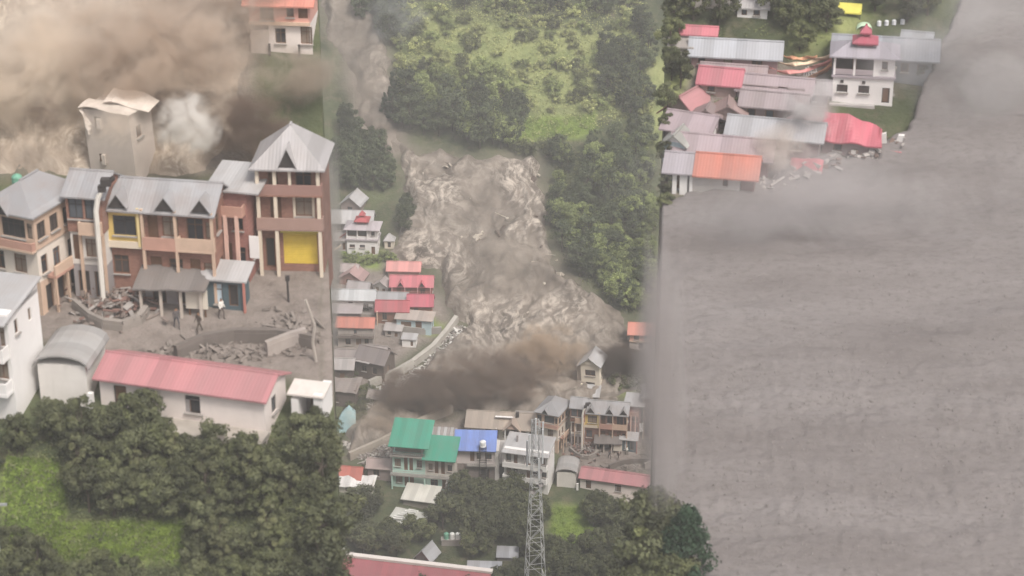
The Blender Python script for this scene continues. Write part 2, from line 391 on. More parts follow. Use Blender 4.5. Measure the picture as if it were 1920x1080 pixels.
def tree_kind(key,n_var,H,rx,z0,shape,nclump,per,leaf,leafmat,trunk_r):
    rnd=random.Random(hash(key)%1000 if False else sum(map(ord,key))); lst=[]
    for i in range(n_var):
        cl=crown_clumps(rnd,nclump,rx*rnd.uniform(.85,1.15),(H-z0)*.92,z0+rx*.15,shape)
        v,f=leafset(rnd,cl,per,leaf); cm=mesh('crown',v,f); cm.materials.append(leafmat)
        t=MB(); b=[Vector((0,0,-.8)),Vector((rnd.uniform(-.1,.1),rnd.uniform(-.1,.1),H*.3)),Vector((rnd.uniform(-.3,.3),rnd.uniform(-.3,.3),H*.8))]
        t.bar(b[0],b[1],trunk_r,trunk_r*.75,6).bar(b[1],b[2],trunk_r*.75,trunk_r*.2,5)
        for c_ in rnd.sample(cl,min(7,len(cl))):
            t.bar(b[1].lerp(b[2],rnd.uniform(0,.6)),Vector(c_[:3]),trunk_r*.4,trunk_r*.08,4)
        tm=mesh('trunk',t.v,t.f); tm.materials.append(BARK); lst.append((cm,tm))
    TREES[key]=lst
def tree(key,p,s,label,cat='tree',group=None,name='tree',sz=None):
    cm,tm=R.choice(TREES[key]); r=empty(name,p,R.random()*6.28,label,cat,group); r.scale=(s,s,s*(sz or R.uniform(.88,1.15)))
    put('crown',cm,parent=r); put('trunk',tm,parent=r); return r
KEEP=[]           # photo boxes kept clear of planted trees, so that walls and roofs stay in view
def clear(px,py,w_,h_):
    return not any(px+w_>a and px-w_<c and py>b and py-h_<d for a,b,c,d in KEEP)
def inside(poly,x,y):
    n=len(poly); r=False; j=n-1
    for i in range(n):
        xi,yi=poly[i]; xj,yj=poly[j]
        if (yi>y)!=(yj>y) and x<(xj-xi)*(y-yi)/(yj-yi)+xi: r=not r
        j=i
    return r
def plant(key,poly,n,size,label,name,group,cat='tree',hm=4.0,wm=2.0,gap=10,avoid=()):
    xs=[q[0] for q in poly]; ys=[q[1] for q in poly]; done=[]; tries=0
    while len(done)<n and tries<n*25:
        tries+=1; px,py=R.uniform(min(xs),max(xs)),R.uniform(min(ys),max(ys))
        if not inside(poly,px,py) or any(inside(a,px,py) for a in avoid): continue
        if any(abs(px-a)<gap and abs(py-b)<gap*.6 for a,b in done): continue
        p=P(px,py); k=scale_at(p); s=R.uniform(*size)
        if not clear(px,py,wm*s*k*.8,hm*s*k*.8): continue
        done.append((px,py)); f_=(s-size[0])/(size[1]-size[0]); tree(key,p,s,('small ' if f_<.33 else 'large ' if f_>.67 else '')+label+', '+landmark(px,py),cat,group,name)
    return len(done)

# ---------------------------------------------------------------- ground sheet
def grid_mesh(name, A, Rr, zfun, mat, extra=None, smooth=True):
    a,r=np.meshgrid(A,Rr); x=a*r; y=r; z=zfun(x,y)
    v=np.stack([x,y,z],-1).reshape(-1,3); na,nr=len(A),len(Rr)
    i=np.arange((nr-1)*na).reshape(nr-1,na)[:,:-1].reshape(-1)
    f=np.stack([i,i+1,i+na+1,i+na],-1)
    m=bpy.data.meshes.new(name); m.vertices.add(len(v)); m.vertices.foreach_set('co',v.reshape(-1))
    m.loops.add(f.size); m.loops.foreach_set('vertex_index',f.reshape(-1).astype(np.int32))
    m.polygons.add(len(f)); m.polygons.foreach_set('loop_start',(np.arange(len(f))*4).astype(np.int32)); m.polygons.foreach_set('use_smooth',np.ones(len(f),bool))
    m.update(calc_edges=True); m.validate()
    if extra is not None:
        at=m.color_attributes.new('cover','FLOAT_COLOR','POINT'); at.data.foreach_set('color',extra(v).astype(np.float32).reshape(-1))
    m.materials.append(mat); o=put(name,m); return o
def softpoly(px,py,poly,soft):
    """1 inside a polygon (photo pixels), fading over soft pixels"""
    d2=np.full(px.shape,1e12); ins=np.zeros(px.shape,bool); n=len(poly)
    for i in range(n):
        (x0,y0),(x1,y1)=poly[i],poly[(i+1)%n]; ex,ey=x1-x0,y1-y0
        u=np.clip(((px-x0)*ex+(py-y0)*ey)/(ex*ex+ey*ey),0,1)
        d2=np.minimum(d2,(px-x0-u*ex)**2+(py-y0-u*ey)**2)
        if y0!=y1: ins^=((y0>py)!=(y1>py))&(px<ex*(py-y0)/ey+x0)
    d=np.sqrt(d2)*np.where(ins,1,-1)
    return sstep(-soft,soft,d)
GRASS=[[(968,225),(1110,212),(1122,250),(975,275)],[(1028,952),(1090,948),(1150,1050),(1030,1050)],[(1135,705),(1215,700),(1215,745),(1135,745)],[(800,592),(838,600),(820,625),(745,622)],
       [(10,850),(110,860),(130,1010),(10,1010)],[(60,985),(345,972),(350,1048),(50,1050)],[(650,470),(720,478),(720,500),(640,500)]]
LIGHT=[[(770,20),(1190,60),(1190,215),(970,215),(760,140)],[(1210,90),(1330,150),(1300,330),(1200,250)],[(1480,20),(1640,10),(1600,60),(1480,90)]]
SOIL=[[(1300,120),(1545,120),(1560,290),(1440,340),(1260,370),(1240,240)],[(1045,815),(1260,800),(1260,890),(1050,885)],[(600,500),(760,480),(850,600),(680,740),(600,740)],[(60,480),(612,470),(612,730),(60,640)],[(660,830),(860,780),(1010,780),(740,890)]]
MUD=[[(-400,-300),(500,-300),(480,330),(-400,330)],[(620,40),(700,60),(780,300),(680,300)]]
FLOOD=[[(690,225),(745,262),(800,285),(880,305),(960,296),(1005,302),(1030,385),(1020,480),(760,440),(770,330),(745,270)],[(760,430),(1020,470),(1075,530),(1150,590),(1235,650),(1190,700),(760,720),(880,612),(835,560),(830,500),(735,480)],
       [(640,835),(720,752),(885,612),(1230,640),(1210,720),(1080,780),(850,775),(650,860)],[(585,-60),(680,-60),(712,60),(762,250),(740,290),(690,250),(620,60)]]
def mudline(px): return np.interp(px,[1180,1240,1330,1430,1500,1560,1640,1700,1740,1790,1850,2300],[400,385,372,352,330,300,285,250,150,40,-80,-300])
def cover(v):
    px,py,dd=proj(v[:,0],v[:,1],v[:,2])
    jx=(fbm(v[:,0]/6,v[:,1]/6,31,3)-.5)*36; px,py=px+jx,py+(fbm(v[:,0]/6,v[:,1]/6,37,3)-.5)*30
    g=np.zeros(len(v)); l=g.copy(); s=g.copy(); m=g.copy()
    for p in GRASS: g=np.maximum(g,softpoly(px,py,p,9))
    for p in LIGHT: l=np.maximum(l,softpoly(px,py,p,28))
    for p in SOIL: s=np.maximum(s,softpoly(px,py,p,16))
    for p in MUD: m=np.maximum(m,softpoly(px,py,p,22))
    for p in FLOOD: m=np.maximum(m,softpoly(px,py,p,34)*.95)
    right=(v[:,0]/np.maximum(v[:,1],1)>ER(v[:,1])-.004)&(v[:,1]<250)
    m=np.maximum(m,right*sstep(-8,14,py-mudline(np.maximum(px,1225))))
    return np.stack([g,l,s,m],-1)
gm,t,b=nodes('hillside_cover'); b.inputs['Roughness'].default_value=.95
at=N(t,'Attribute',attribute_name='cover'); sp=N(t,'SeparateXYZ'); t.links.new(at.outputs['Vector'],sp.inputs[0])
base=mixc(t,ramp(t,noise(t,.12,6,.65),[(.35,(0,0,0)),(.65,(1,1,1))]).outputs[0],(.045,.055,.028),(.10,.115,.055))
base=mixc(t,ramp(t,noise(t,.5,5,.7),[(.5,(0,0,0)),(.75,(1,1,1))]).outputs[0],base,(.15,.125,.085))
lite=mixc(t,ramp(t,noise(t,.16,6,.7),[(.35,(0,0,0)),(.65,(1,1,1))]).outputs[0],(.13,.165,.055),(.32,.34,.14))
gras=mixc(t,ramp(t,noise(t,.5,6,.7),[(.3,(0,0,0)),(.7,(1,1,1))]).outputs[0],(.12,.18,.035),(.25,.32,.07))
soil=mixc(t,ramp(t,noise(t,.35,7,.7),[(.35,(0,0,0)),(.7,(1,1,1))]).outputs[0],(.165,.138,.12),(.30,.255,.228))
mudc=mixc(t,ramp(t,noise(t,.3,7,.7),[(.35,(0,0,0)),(.7,(1,1,1))]).outputs[0],(.155,.13,.108),(.235,.20,.17))
c1=mixc(t,sp.outputs[1],base,lite); c1=mixc(t,sp.outputs[2],c1,soil); c1=mixc(t,sp.outputs[0],c1,gras); c1=mixc(t,at.outputs['Alpha'],c1,mudc)
t.links.new(c1,b.inputs['Base Color']); bump(t,b,noise(t,1.3,6,.7),.7,.5)
A=np.unique(np.concatenate([np.linspace(-1.3,-.32,25),np.arange(-.32,.3201,.0023),np.arange(-.108,-.074,.0005),np.arange(.054,.104,.0005),np.linspace(.32,1.3,25)]))
RR=np.unique(np.concatenate([np.linspace(8,100,20),np.arange(100,190,.7),np.arange(190,280,3),np.arange(280,470,.9),np.arange(470,960,14)]))
ground=grid_mesh('ground',A,RR,lambda x,y: height(x,y),gm,cover)
tag(ground,'green and grey hillside ground of the steep valley','ground',kind='structure')

# ---------------------------------------------------------------- the mud flood pouring through the valley
def m_flood(name,c0,c1,c2,st,scale=1.0,foam=.6):
    m,t,b=nodes(name); b.inputs['Roughness'].default_value=.55
    tc=N(t,'TexCoord').outputs['Object']
    wob=N(t,'TexNoise',Scale=.09*scale,Detail=3); t.links.new(tc,wob.inputs['Vector'])
    ad=N(t,'VectorMath',operation='MULTIPLY_ADD'); t.links.new(wob.outputs['Color'],ad.inputs[0]); ad.inputs[1].default_value=(14,14,0); t.links.new(tc,ad.inputs[2])
    a=noise(t,.22*scale,7,.65,vec=ad.outputs[0],stretch=st); d=noise(t,.8*scale,6,.7,vec=ad.outputs[0],stretch=st)
    col=mixc(t,ramp(t,a,[(.34,(0,0,0)),(.66,(1,1,1))]).outputs[0],c0,c1)
    atr=N(t,'Attribute',attribute_name='cover'); s=N(t,'SeparateXYZ'); t.links.new(atr.outputs['Vector'],s.inputs[0])
    fo=N(t,'Math',operation='MULTIPLY'); t.links.new(ramp(t,d,[(.46,(0,0,0)),(.62,(1,1,1))]).outputs[0],fo.inputs[0]); t.links.new(s.outputs[0],fo.inputs[1])
    col=mixc(t,fo.outputs[0],col,c2); t.links.new(col,b.inputs['Base Color']); bump(t,b,d,.3,.35); return m
def fmask(px,py):
    m=np.zeros(px.shape)
    for p in FLOOD: m=np.maximum(m,softpoly(px,py,p,20))
    return m
def wrel(x,y,s):
    wx=x+fbm(x/11,y/11,51+s,3)*10; wy=y+fbm(x/11+9,y/11,57+s,3)*10
    return .7*fbm(wx/7,wy/11,61+s,4)+.3*fbm(wx/4,wy/6,67+s,3,True)
def flood_z(x,y):
    z=height(x,y); px,py,_=proj(x,y,z); px=px+(fbm(x/5,y/5,71,3)-.5)*44; py=py+(fbm(x/4,y/4,72,3)-.5)*44; m=fmask(px,py)
    return z-1.6+m*(2.7+ (wrel(x,y,0)-.5)*6.5+(fbm(x/1.9,y/2.4,81,4)-.5)*1.5)
def fcover(v):
    px,py,_=proj(v[:,0],v[:,1],v[:,2]); w_=wrel(v[:,0],v[:,1],0)
    foam=sstep(.5,.68,w_)*.9
    z1=softpoly(px,py,[(950,290),(1035,300),(1030,470),(930,440)],20)+softpoly(px,py,[(750,430),(850,450),(880,520),(760,500)],25)+softpoly(px,py,[(890,560),(1100,560),(1080,640),(860,630)],25)+softpoly(px,py,[(760,290),(860,310),(850,380),(770,360)],20)
    foam=np.clip(foam*.45+np.clip(z1,0,1)*.8*sstep(.36,.6,w_),0,1); o=np.ones(len(v))
    return np.stack([foam,o*0,o*0,o],-1)
fm=m_flood('flood_mud',(.098,.080,.065),(.235,.197,.165),(.47,.41,.35),(1,.4,1))
fl=grid_mesh('flood_water',np.arange((600-960)/3600,(1275-960)/3500,.0011),np.arange(318,445,.42),flood_z,fm,fcover)
tag(fl,'brown churning mud flood pouring down the valley between the houses','flood water',kind='structure')
def flood2_z(x,y):
    z=height(x,y); px,py,_=proj(x,y,z); px=px+(fbm(x/3,y/3,73,3)-.5)*50
    m=softpoly(px,py,[(-300,-200),(440,-200),(470,120),(400,330),(-300,330)],20)
    return z-.8+m*(.9+(fbm(x/6+3,y/8,91,5,True)-.45)*3.2+(fbm(x/1.2,y/1.4,93,3,True)-.5)*.7)
fm2=m_flood('flood_mud_near',(.22,.175,.135),(.36,.295,.235),(.55,.47,.38),(1,.6,1),2.0)
def f2cover(v): w_=fbm(v[:,0]/6+3,v[:,1]/8,91,5,True); o=np.ones(len(v)); return np.stack([sstep(.45,.7,w_)*.7,o*0,o*0,o],-1)
fl2=grid_mesh('flood_water',np.arange(-.36,-.115,.0016),np.arange(156,188,.28),flood2_z,fm2,f2cover)
tag(fl2,'brown mud flood behind the near plaza houses at upper left','flood water',kind='structure')

# ---------------------------------------------------------------- the wide gravelly mudflow on the right
mm,t,b=nodes('mudflow'); b.inputs['Roughness'].default_value=.8
tc=N(t,'TexCoord').outputs['Object']
g1=noise(t,.13,6,.6,stretch=(.35,1.8,1)); g2=noise(t,2.4,7,.75,stretch=(.55,1.3,1)); g3=noise(t,6,4,.7)
col=mixc(t,ramp(t,g1,[(.35,(0,0,0)),(.68,(1,1,1))]).outputs[0],(.143,.126,.121),(.20,.181,.176))
col=mixc(t,ramp(t,g2,[(.38,(.6,.6,.6)),(.5,(0,0,0))]).outputs[0],col,(.12,.106,.099))
col=mixc(t,ramp(t,g2,[(.58,(0,0,0)),(.72,(.5,.5,.5))]).outputs[0],col,(.245,.22,.212))
t.links.new(col,b.inputs['Base Color'])
ad=N(t,'Math',operation='ADD'); t.links.new(g2,ad.inputs[0]); t.links.new(g3,ad.inputs[1]); bump(t,b,ad.outputs[0],.4,.16)
def mud_z(x,y):
    z=height(x,y); px,py,_=proj(x,y,z); right=sstep(-.0035,.0005,x/y-ER(y))
    m=right*sstep(-10,10,py-mudline(px)+(fbm(x/2.2,y/2.2,77,4)-.5)*70)
    coarse=sstep(600,760,py)*.6+.4
    return z-.8+m*(1.75+(fbm(x/14,y/4.5,95,3)-.5)*1.6+(fbm(x/5+fbm(x/9,y/9,94,2)*3,y/1.8,96,3,True)-.5)*.2+((fbm(x/1.4,y/.9,97,4,True)-.5)*.34+(fbm(x/.5,y/.35,99,2)-.5)*.16)*coarse)
mud=grid_mesh('mudflow',np.arange(.066,.33,.0013),np.arange(108,192,.2),mud_z,mm)
tag(mud,'wide grey brown sheet of gravelly mud covering the right side','mud',kind='structure')

# stones lying in the mud: nobody could count them
rs=random.Random(5); m=MB(); c0=P(1580,800); pts=[]
while len(pts)<3500:
    px,py=rs.uniform(1245,1935),rs.uniform(470,1090)
    if rs.random()<sstep(450,760,np.array(py))*.8+.2 and vnoise(px/60,py/22,3)>.38*rs.random()+.2: pts.append((px,py))
DX=np.array([[p[0]-960,FPX*CP-(p[1]-540)*SP,-FPX*SP-(p[1]-540)*CP] for p in pts]); DX/=np.linalg.norm(DX,axis=1)[:,None]
lo_=np.full(len(pts),100.0); hi_=np.full(len(pts),320.0)
for _ in range(26):
    md=(lo_+hi_)/2; q=DX*md[:,None]; ab=(HC+q[:,2])>mud_z(q[:,0],q[:,1]); lo_=np.where(ab,md,lo_); hi_=np.where(ab,hi_,md)
Q=DX*lo_[:,None]+np.array([0,0,HC])
OCT=[(0,2,4),(2,1,4),(1,3,4),(3,0,4),(2,0,5),(1,2,5),(3,1,5),(0,3,5)]
for q in Q:
    r_=abs(rs.gauss(0,.04))+.025; j=lambda: rs.uniform(.6,1.3)*r_
    x,y,z=q[0]-c0.x,q[1]-c0.y,q[2]-c0.z
    m.add([(x+j()*1.4,y,z),(x-j()*1.4,y,z),(x,y+j(),z),(x,y-j(),z),(x,y,z+j()),(x,y,z-j())],[(0,2,4),(2,1,4),(1,3,4),(3,0,4),(2,0,5),(1,2,5),(3,1,5),(0,3,5)])
o=m.build('mud_stones',m_plain((.18,.163,.156),.9,.3,.9,name='muddy_stone')); o.location=c0; tag(o,'countless small stones scattered over the grey mudflow','stones',kind='stuff')

# ---------------------------------------------------------------- small builders
PINKROOF=m_roof((.46,.20,.21),.2); GREYROOF=m_roof((.34,.335,.345),.6); PALEROOF=m_roof((.44,.43,.43),.45); DULLROOF=m_roof((.30,.27,.26),.5)
MAUVEROOF=m_roof((.36,.29,.31),.3); ORANGEROOF=m_roof((.48,.17,.125),.2); REDROOF=m_roof((.38,.085,.10),.2); HOTPINK=m_roof((.52,.15,.175),.15)
BRICK=m_brick((.31,.15,.105)); YELLOW=m_wall((.68,.50,.17),.25); PINKW=m_wall((.52,.30,.235),.45); PEACH=m_wall((.62,.45,.34),.45); GREYW=m_wall((.34,.31,.31),.5); BLUEGREY=m_wall((.42,.44,.47),.4)
OLDWOOD=m_plain((.13,.10,.085),.9,.4,2.5,name='old_timber')
def wall_run(name,pts,h,th,mat,label,cat='wall',group=None,lift=0):
    """a low wall that follows the ground through photo points"""
    Q=[P(x,y) for x,y in pts]; root=empty(name,Q[0],0,label,cat,group); v=[];f=[]
    for i,q in enumerate(Q):
        d=(Q[min(i+1,len(Q)-1)]-Q[max(i-1,0)]); d.z=0; d.normalize(); n=Vector((-d.y,d.x,0))*th/2; o=q-Q[0]
        v+=[tuple(o-n-Vector((0,0,1))),tuple(o+n-Vector((0,0,1))),tuple(o+n+Vector((0,0,h+lift))),tuple(o-n+Vector((0,0,h+lift)))]
    for i in range(len(Q)-1):
        a,b=4*i,4*i+4
        for k in range(4): f.append((a+k,a+(k+1)%4,b+(k+1)%4,b+k))
    f+=[(3,2,1,0),tuple(4*len(Q)-4+k for k in range(4))]
    put('wall_face',mesh('wall_face',v,f),mat,root)
    c=MB()
    for i in range(len(Q)-1):
        a,b=Q[i]-Q[0],Q[i+1]-Q[0]; up=Vector((0,0,h+lift+.05)); c.bar(a+up,b+up,th*.62,n=4)
    c.build('coping',mat,root); return root
def rubble(name,cx,cy,wx,wy,n,size,mats,label,lift=.3,poly=None):
    """a heap of broken boards, sheets and stones: nobody could count it"""
    c=P(cx,cy); out=[]
    for j,mt in enumerate(mats):
        m=MB()
        for i in range(n//len(mats)):
            for _ in range(40):
                px,py=(cx+R.gauss(0,wx*.45),cy+R.gauss(0,wy*.45)) if poly is None else (R.uniform(min(q[0] for q in poly),max(q[0] for q in poly)),R.uniform(min(q[1] for q in poly),max(q[1] for q in poly)))
                if poly is None or inside(poly,px,py): break
            p=P(px,py)-c; l=size*R.uniform(.4,1.6); q=Matrix.Rotation(R.random()*6.28,3,'Z')@Matrix.Rotation(R.gauss(0,.5),3,'X')@Matrix.Rotation(R.gauss(0,.4),3,'Y')
            sx,sy,sz=l*R.uniform(.3,1)*.5,l*R.uniform(.2,.8)*.5,l*R.uniform(.08,.4)*.5
            if RNG.random()<.35: sx,sy,sz=l*1.1,.05+.06*RNG.random(),.03+.03*RNG.random()      # a plank or bar
            e=Vector((0,0,R.uniform(0,lift)))
            m.add([tuple(q@Vector(b)*1+p+e) for b in boxv(-sx,sx*R.uniform(.6,1),-sy,sy,-sz,sz*R.uniform(.6,1.2))],BF)
        out.append((m,mt))
    root=empty(name,c,0,label,'rubble'); root['kind']='stuff'
    for m,mt in out: m.build('debris',mt,root)
    return root
SKIN=m_plain((.28,.16,.10),.6,.1,name='skin')
def m_person(shirt,trous):
    k=('person',shirt,trous)
    if k in MATS: return MATS[k]
    m,t,b=nodes('clothed_figure'); b.inputs['Roughness'].default_value=.85
    sp=N(t,'SeparateXYZ'); t.links.new(N(t,'TexCoord').outputs['Object'],sp.inputs[0])
    md=N(t,'MapRange'); md.inputs[1].default_value=0; md.inputs[2].default_value=1.75; t.links.new(sp.outputs[2],md.inputs[0])
    r=ramp(t,md.outputs[0],[(0,(.04,.035,.03)),(.04,trous),(.54,shirt),(.83,(.28,.16,.10)),(.945,(.02,.017,.015))]); r.color_ramp.interpolation='CONSTANT'
    t.links.new(r.outputs[0],b.inputs['Base Color']); MATS[k]=m; return m
def person(px,py,rz,stride,arm,shirt,trous,label,group):
    """one continuous skinned body, posed in mid stride"""
    p=P(px,py); s=stride
    V=[(0,0,.95),(0,0,1.15),(0,0,1.38),(0,-.01,1.5),(0,-.03,1.60),(0,-.02,1.70),
       (.10,0,.92),(.11,-s*.5,.50),(.11,-s*.5+.10*s,.06),(.11,-s*.5-.14,.03),
       (-.10,0,.92),(-.11,s*.45,.50),(-.11,s*.75,.08),(-.11,s*.75-.16,.03),
       (.19,0,1.40),(.25,.10*s+.02,1.12),(.24,-arm,.92),(.22,-arm-.05,.80),
       (-.19,0,1.40),(-.25,-.10*s,1.12),(-.24,-arm*.4-.1,.93),(-.22,-arm*.4-.16,.82)]
    rad=[.14,.13,.15,.055,.085,.075,.095,.062,.045,.035,.095,.062,.045,.035,.06,.045,.036,.03,.06,.045,.036,.03]
    E=[(0,1),(1,2),(2,3),(3,4),(4,5),(0,6),(6,7),(7,8),(8,9),(0,10),(10,11),(11,12),(12,13),(2,14),(14,15),(15,16),(16,17),(2,18),(18,19),(19,20),(20,21)]
    m=bpy.data.meshes.new('person'); m.from_pydata(V,E,[]); m.update()
    o=put('person',m,m_person(shirt,trous),None,p,(0,0,rz)); tag(o,label,'person',group)
    sk=o.modifiers.new('skin','SKIN'); d=m.skin_vertices[0].data
    for i,r in enumerate(rad): d[i].radius=(r,r*.85); d[i].use_root=(i==0)
    sk.use_smooth_shade=True; o.modifiers.new('smooth','SUBSURF').levels=1; o.modifiers['smooth'].render_levels=1
    return o

# ---------------------------------------------------------------- the plaza settlement: it stands near at left, and again far off beyond the mast
def settlement(T,q,W,G,near):
    def H(name,label,px,py,rot=0,cat='house'):
        x,y=T(px,py); h=House(name,label.format(w=W),cat,x,y,rot,G); h.k*=q; h.kz*=q; return h
    # white apartment block with balconies
    h=H('apartment_block','tall white apartment block with balconies and grey roof {w}',34,792,-15,'building')
    FW=[(12,z,24,34,'w') for z in (78,138)]+[(48,z-14,20,50,'d') for z in (78,138)]+[(112,z-14,20,50,'d') for z in (78,138)]+[(142,z,30,34,'w') for z in (78,138)]+[(188,z,24,34,'w') for z in (78,138)]+[(150,20,26,22,'w')]
    h.walls(-220,0,0,125,0,212-16,WHITE,F=FW,R=[(25,150,14,26,'w'),(80,152,12,22,'w')],down=6)
    for z in (62,124): h.balcony(-222,-2,-26,0,z,18,WHITE,WHITE,'solid',th=6)
    h.columns((-218,-112,-8),-22,128,184,5,GREYW)
    rf=h.roof('shed',-220,0,-20,125,188,26,PALEROOF,7,WHITE)
    h.box('roof_vent',-175,-166,60,70,196,232,GREYW,rf)
    # corner house: cream front, long pink side
    h=H('corner_house','cream and pink corner house with hipped grey roof {w}',82,592,-24)
    h.walls(-112,0,0,148,0,62,PEACH,F=[(70,8,26,36,'w'),(20,8,26,36,'w')],R=[(15,2,22,48,'o'),(52,2,22,48,'o'),(95,2,28,48,'o')],down=3)
    h.walls(-112,0,-1,148,62,122,m_wall((.74,.66,.58),.2),F=[(58,12,28,34,'w'),(12,12,24,34,'w')],R=[(10,10,20,34,'w'),(48,10,22,34,'w'),(95,10,24,34,'w')])
    h.walls(-114,3,-6,148,122,186,PEACH,F=[(44,18,52,34,'w'),(6,18,24,30,'w'),(100,20,12,28,'w')],R=[(8,16,26,30,'w'),(48,16,26,30,'w'),(90,16,32,30,'w')],frame=DARK)
    h.balcony(-114,3,-18,-6,124,14,PEACH,PINKW,'solid',th=4); 
    bl=h.box('side_balcony',3,22,20,140,64,69,PINKW); h.box('railing',18,21.5,20.5,139.5,69,86,PEACH,bl)
    for y in (22,60,100,138): h.box('column',17,21,y-2,y+2,-20,63.5,PEACH)
    rf=h.roof('hip',-114,3,-10,150,186,38,GREYROOF,8); h.dormer(rf,-62,40,-22,30,184,26,GREYROOF)
    # its wing, glazed above
    h=H('glazed_house','grey roofed house wing with dark glazed upper floor {w}',143,556,-10)
    h.walls(0,66,0,90,0,62,GREYW,F=[(8,4,22,46,'o'),(40,2,20,48,'o')],down=3)
    h.walls(0,66,-1,90,62,122,m_wall((.66,.62,.58),.3),F=[(4,8,16,46,'d'),(28,14,22,34,'w')])
    h.walls(-2,68,-4,90,122,190,BRICK,F=[(4,24,28,36,'w'),(36,24,26,36,'w')],frame=DARK)
    h.balcony(22,66,-16,-4,124,20,PEACH,PEACH,'solid')
    h.columns((20,64),-3,0,120,5,PEACH)
    rf=h.roof('gx',-4,72,-6,100,190,26,GREYROOF,5,BRICK)
    # row house: yellow bay and brick balconies under three little gables
    h=H('row_house','yellow and brick row house with three small roof gables {w}',206,545,-9)
    h.walls(0,208,0,108,0,88,BRICK,F=[(12,34,30,34,'w'),(84,26,22,44,'d'),(120,34,26,34,'w'),(160,28,20,42,'d'),(186,34,16,30,'w')],R=[(30,20,24,40,'w')],down=3)
    h.walls(0,72,-8,108,88,160,YELLOW,F=[(20,20,44,36,'w')],frame=DARK)
    h.walls(74,208,-1,108,88.5,160,BRICK,F=[(10,10,20,50,'d'),(38,20,30,36,'w'),(84,16,32,40,'w'),(120,20,12,30,'w')],R=[(20,20,24,36,'w'),(62,20,24,36,'w')])
    h.balcony(76,140,-16,-1,90,20,PINKW,PINKW,'solid'); h.balcony(143,212,-16,-1,90,22,PEACH,PEACH,'solid')
    h.columns((78,141,210),-13,0,160,5,PEACH); h.columns((4,70),-10,90,160,5,m_wall((.75,.6,.3),.2))
    h.box('floor_band',-1,73,-11,-8.2,86,98,CREAM)
    rf=h.roof('gx',-2,210,-10,108,160,32,GREYROOF,8,BRICK)
    for x in (34,124,192): h.dormer(rf,x,38,-20,24,162,24,GREYROOF)
    # brick wing with tall pink columns
    h=H('brick_wing','red brick house end with tall pale pink columns {w}',414,520,-12)
    h.walls(0,58,0,90,0,160,m_brick((.36,.16,.13)),F=[(8,20,18,46,'d'),(30,90,20,40,'w'),(36,24,16,36,'w')],R=[(20,30,26,40,'w')],down=3)
    h.columns((22,44),-18,0,124,6,m_wall((.72,.48,.40),.2)); h.balcony(0,56,-20,0,124,16,PINKW,PINKW,'solid')
    h.roof('shed',-14,80,-4,95,164,14,PALEROOF,6,BRICK)
    h.box('white_board',62,80,-6,-3,44,84,WHITE)
    # tall brick house with yellow shutter
    h=H('brick_tower_house','tall brick house with yellow shutter and grey pyramid roof {w}',492,506,-3)
    col=m_wall((.72,.62,.5),.2)
    h.walls(0,118,0,105,0,84,BRICK,F=[(42,12,64,58,'s'),(8,6,18,54,'o')],down=2.5,panemat=m_plain((.62,.45,.06),.5,.2,name='yellow_shutter'))
    h.walls(0,118,-2,105,84,148,BRICK,F=[(22,10,20,50,'d'),(68,18,32,36,'w')])
    h.walls(0,118,-2,105,148,194,BRICK,F=[(20,8,18,34,'d'),(70,8,30,28,'w')])
    h.box('shutter_trim',38,110,-3,-.3,71,78,m_wall((.72,.62,.12),.2))
    h.balcony(-3,121,-20,-2,84,20,m_wall((.30,.2,.17),.4),m_wall((.38,.25,.21),.4),'solid'); h.balcony(-3,121,-20,-2,146,18,BRICK,m_wall((.34,.2,.17),.4),'solid')
    h.columns((2,34,114),-16,0,192,6,col); h.columns((62,),-16,148,192,5,col)
    h.box('window_surround',64,68.5,-4,-2.2,98,140,col); h.box('window_surround',99.5,104,-4,-2.2,98,140,col); h.box('window_surround',68.6,99.4,-4,-2.2,138,142,col)
    rf=h.roof('hip',-2,120,-18,105,194,58,m_roof((.40,.38,.38),.3),9); h.dormer(rf,60,34,-28,40,198,34,m_roof((.40,.38,.38),.3))
    # sheds and stalls round the yard
    h=H('grey_shed','small blue grey shed with pale sheet roof {w}',248,530,-8,'shed')
    h.walls(0,94,0,50,0,76,BLUEGREY,F=[(30,48,11,14,'o'),(66,44,14,16,'w')],down=2); h.roof('shed',0,94,0,50,77,10,PALEROOF,6,BLUEGREY)
    h=H('open_shed','low open shed with dark roof on posts {w}',264,588,-6,'shed')
    h.walls(0,118,40,60,0,52,GREYW,F=[(14,4,26,40,'o'),(62,4,34,40,'o')],down=2); h.columns((2,40,78,116),2,0,50,5,m_wall((.55,.48,.42),.3)); h.roof('shed',-4,122,-4,62,50,14,m_roof((.19,.17,.16),.6),6,None,warp=.12)
    h=H('market_stall','dark teal stall with pale roof and white door {w}',384,574,-10,'stall')
    h.walls(0,76,0,40,0,52,m_wall((.09,.13,.15),.4),F=[(20,6,16,38,'w'),(48,4,18,40,'o')],panemat=m_plain((.55,.65,.72),.5,.2,name='white_door'),down=2); h.roof('shed',0,78,0,44,54,14,PALEROOF,8,None)
    h.columns((80,),-6,0,52,4,m_wall((.5,.2,.16),.3))
    h=H('signboard','cream noticeboard on short posts in front of the stalls {w}',350,592,-8,'signboard')
    h.box('board',0,42,0,3,14,48,m_wall((.70,.64,.55),.35)); h.box('post',4,7,3.2,6,-10,48,WOOD); h.box('post',34,37,3.2,6,-10,48,WOOD)
    h=H('signboard','white board leaning beside the teal stall {w}',397,560,-6,'signboard')
    h.box('board',0,34,0,3,6,34,m_wall((.68,.65,.62),.3)); h.box('post',3,6,3.2,6,-10,33,WOOD); h.box('post',27,30,3.2,6,-10,33,WOOD)
    # long pink-roofed house below the road
    h=H('long_house','long white house with pink metal roof below the road {w}',190,758,-16)
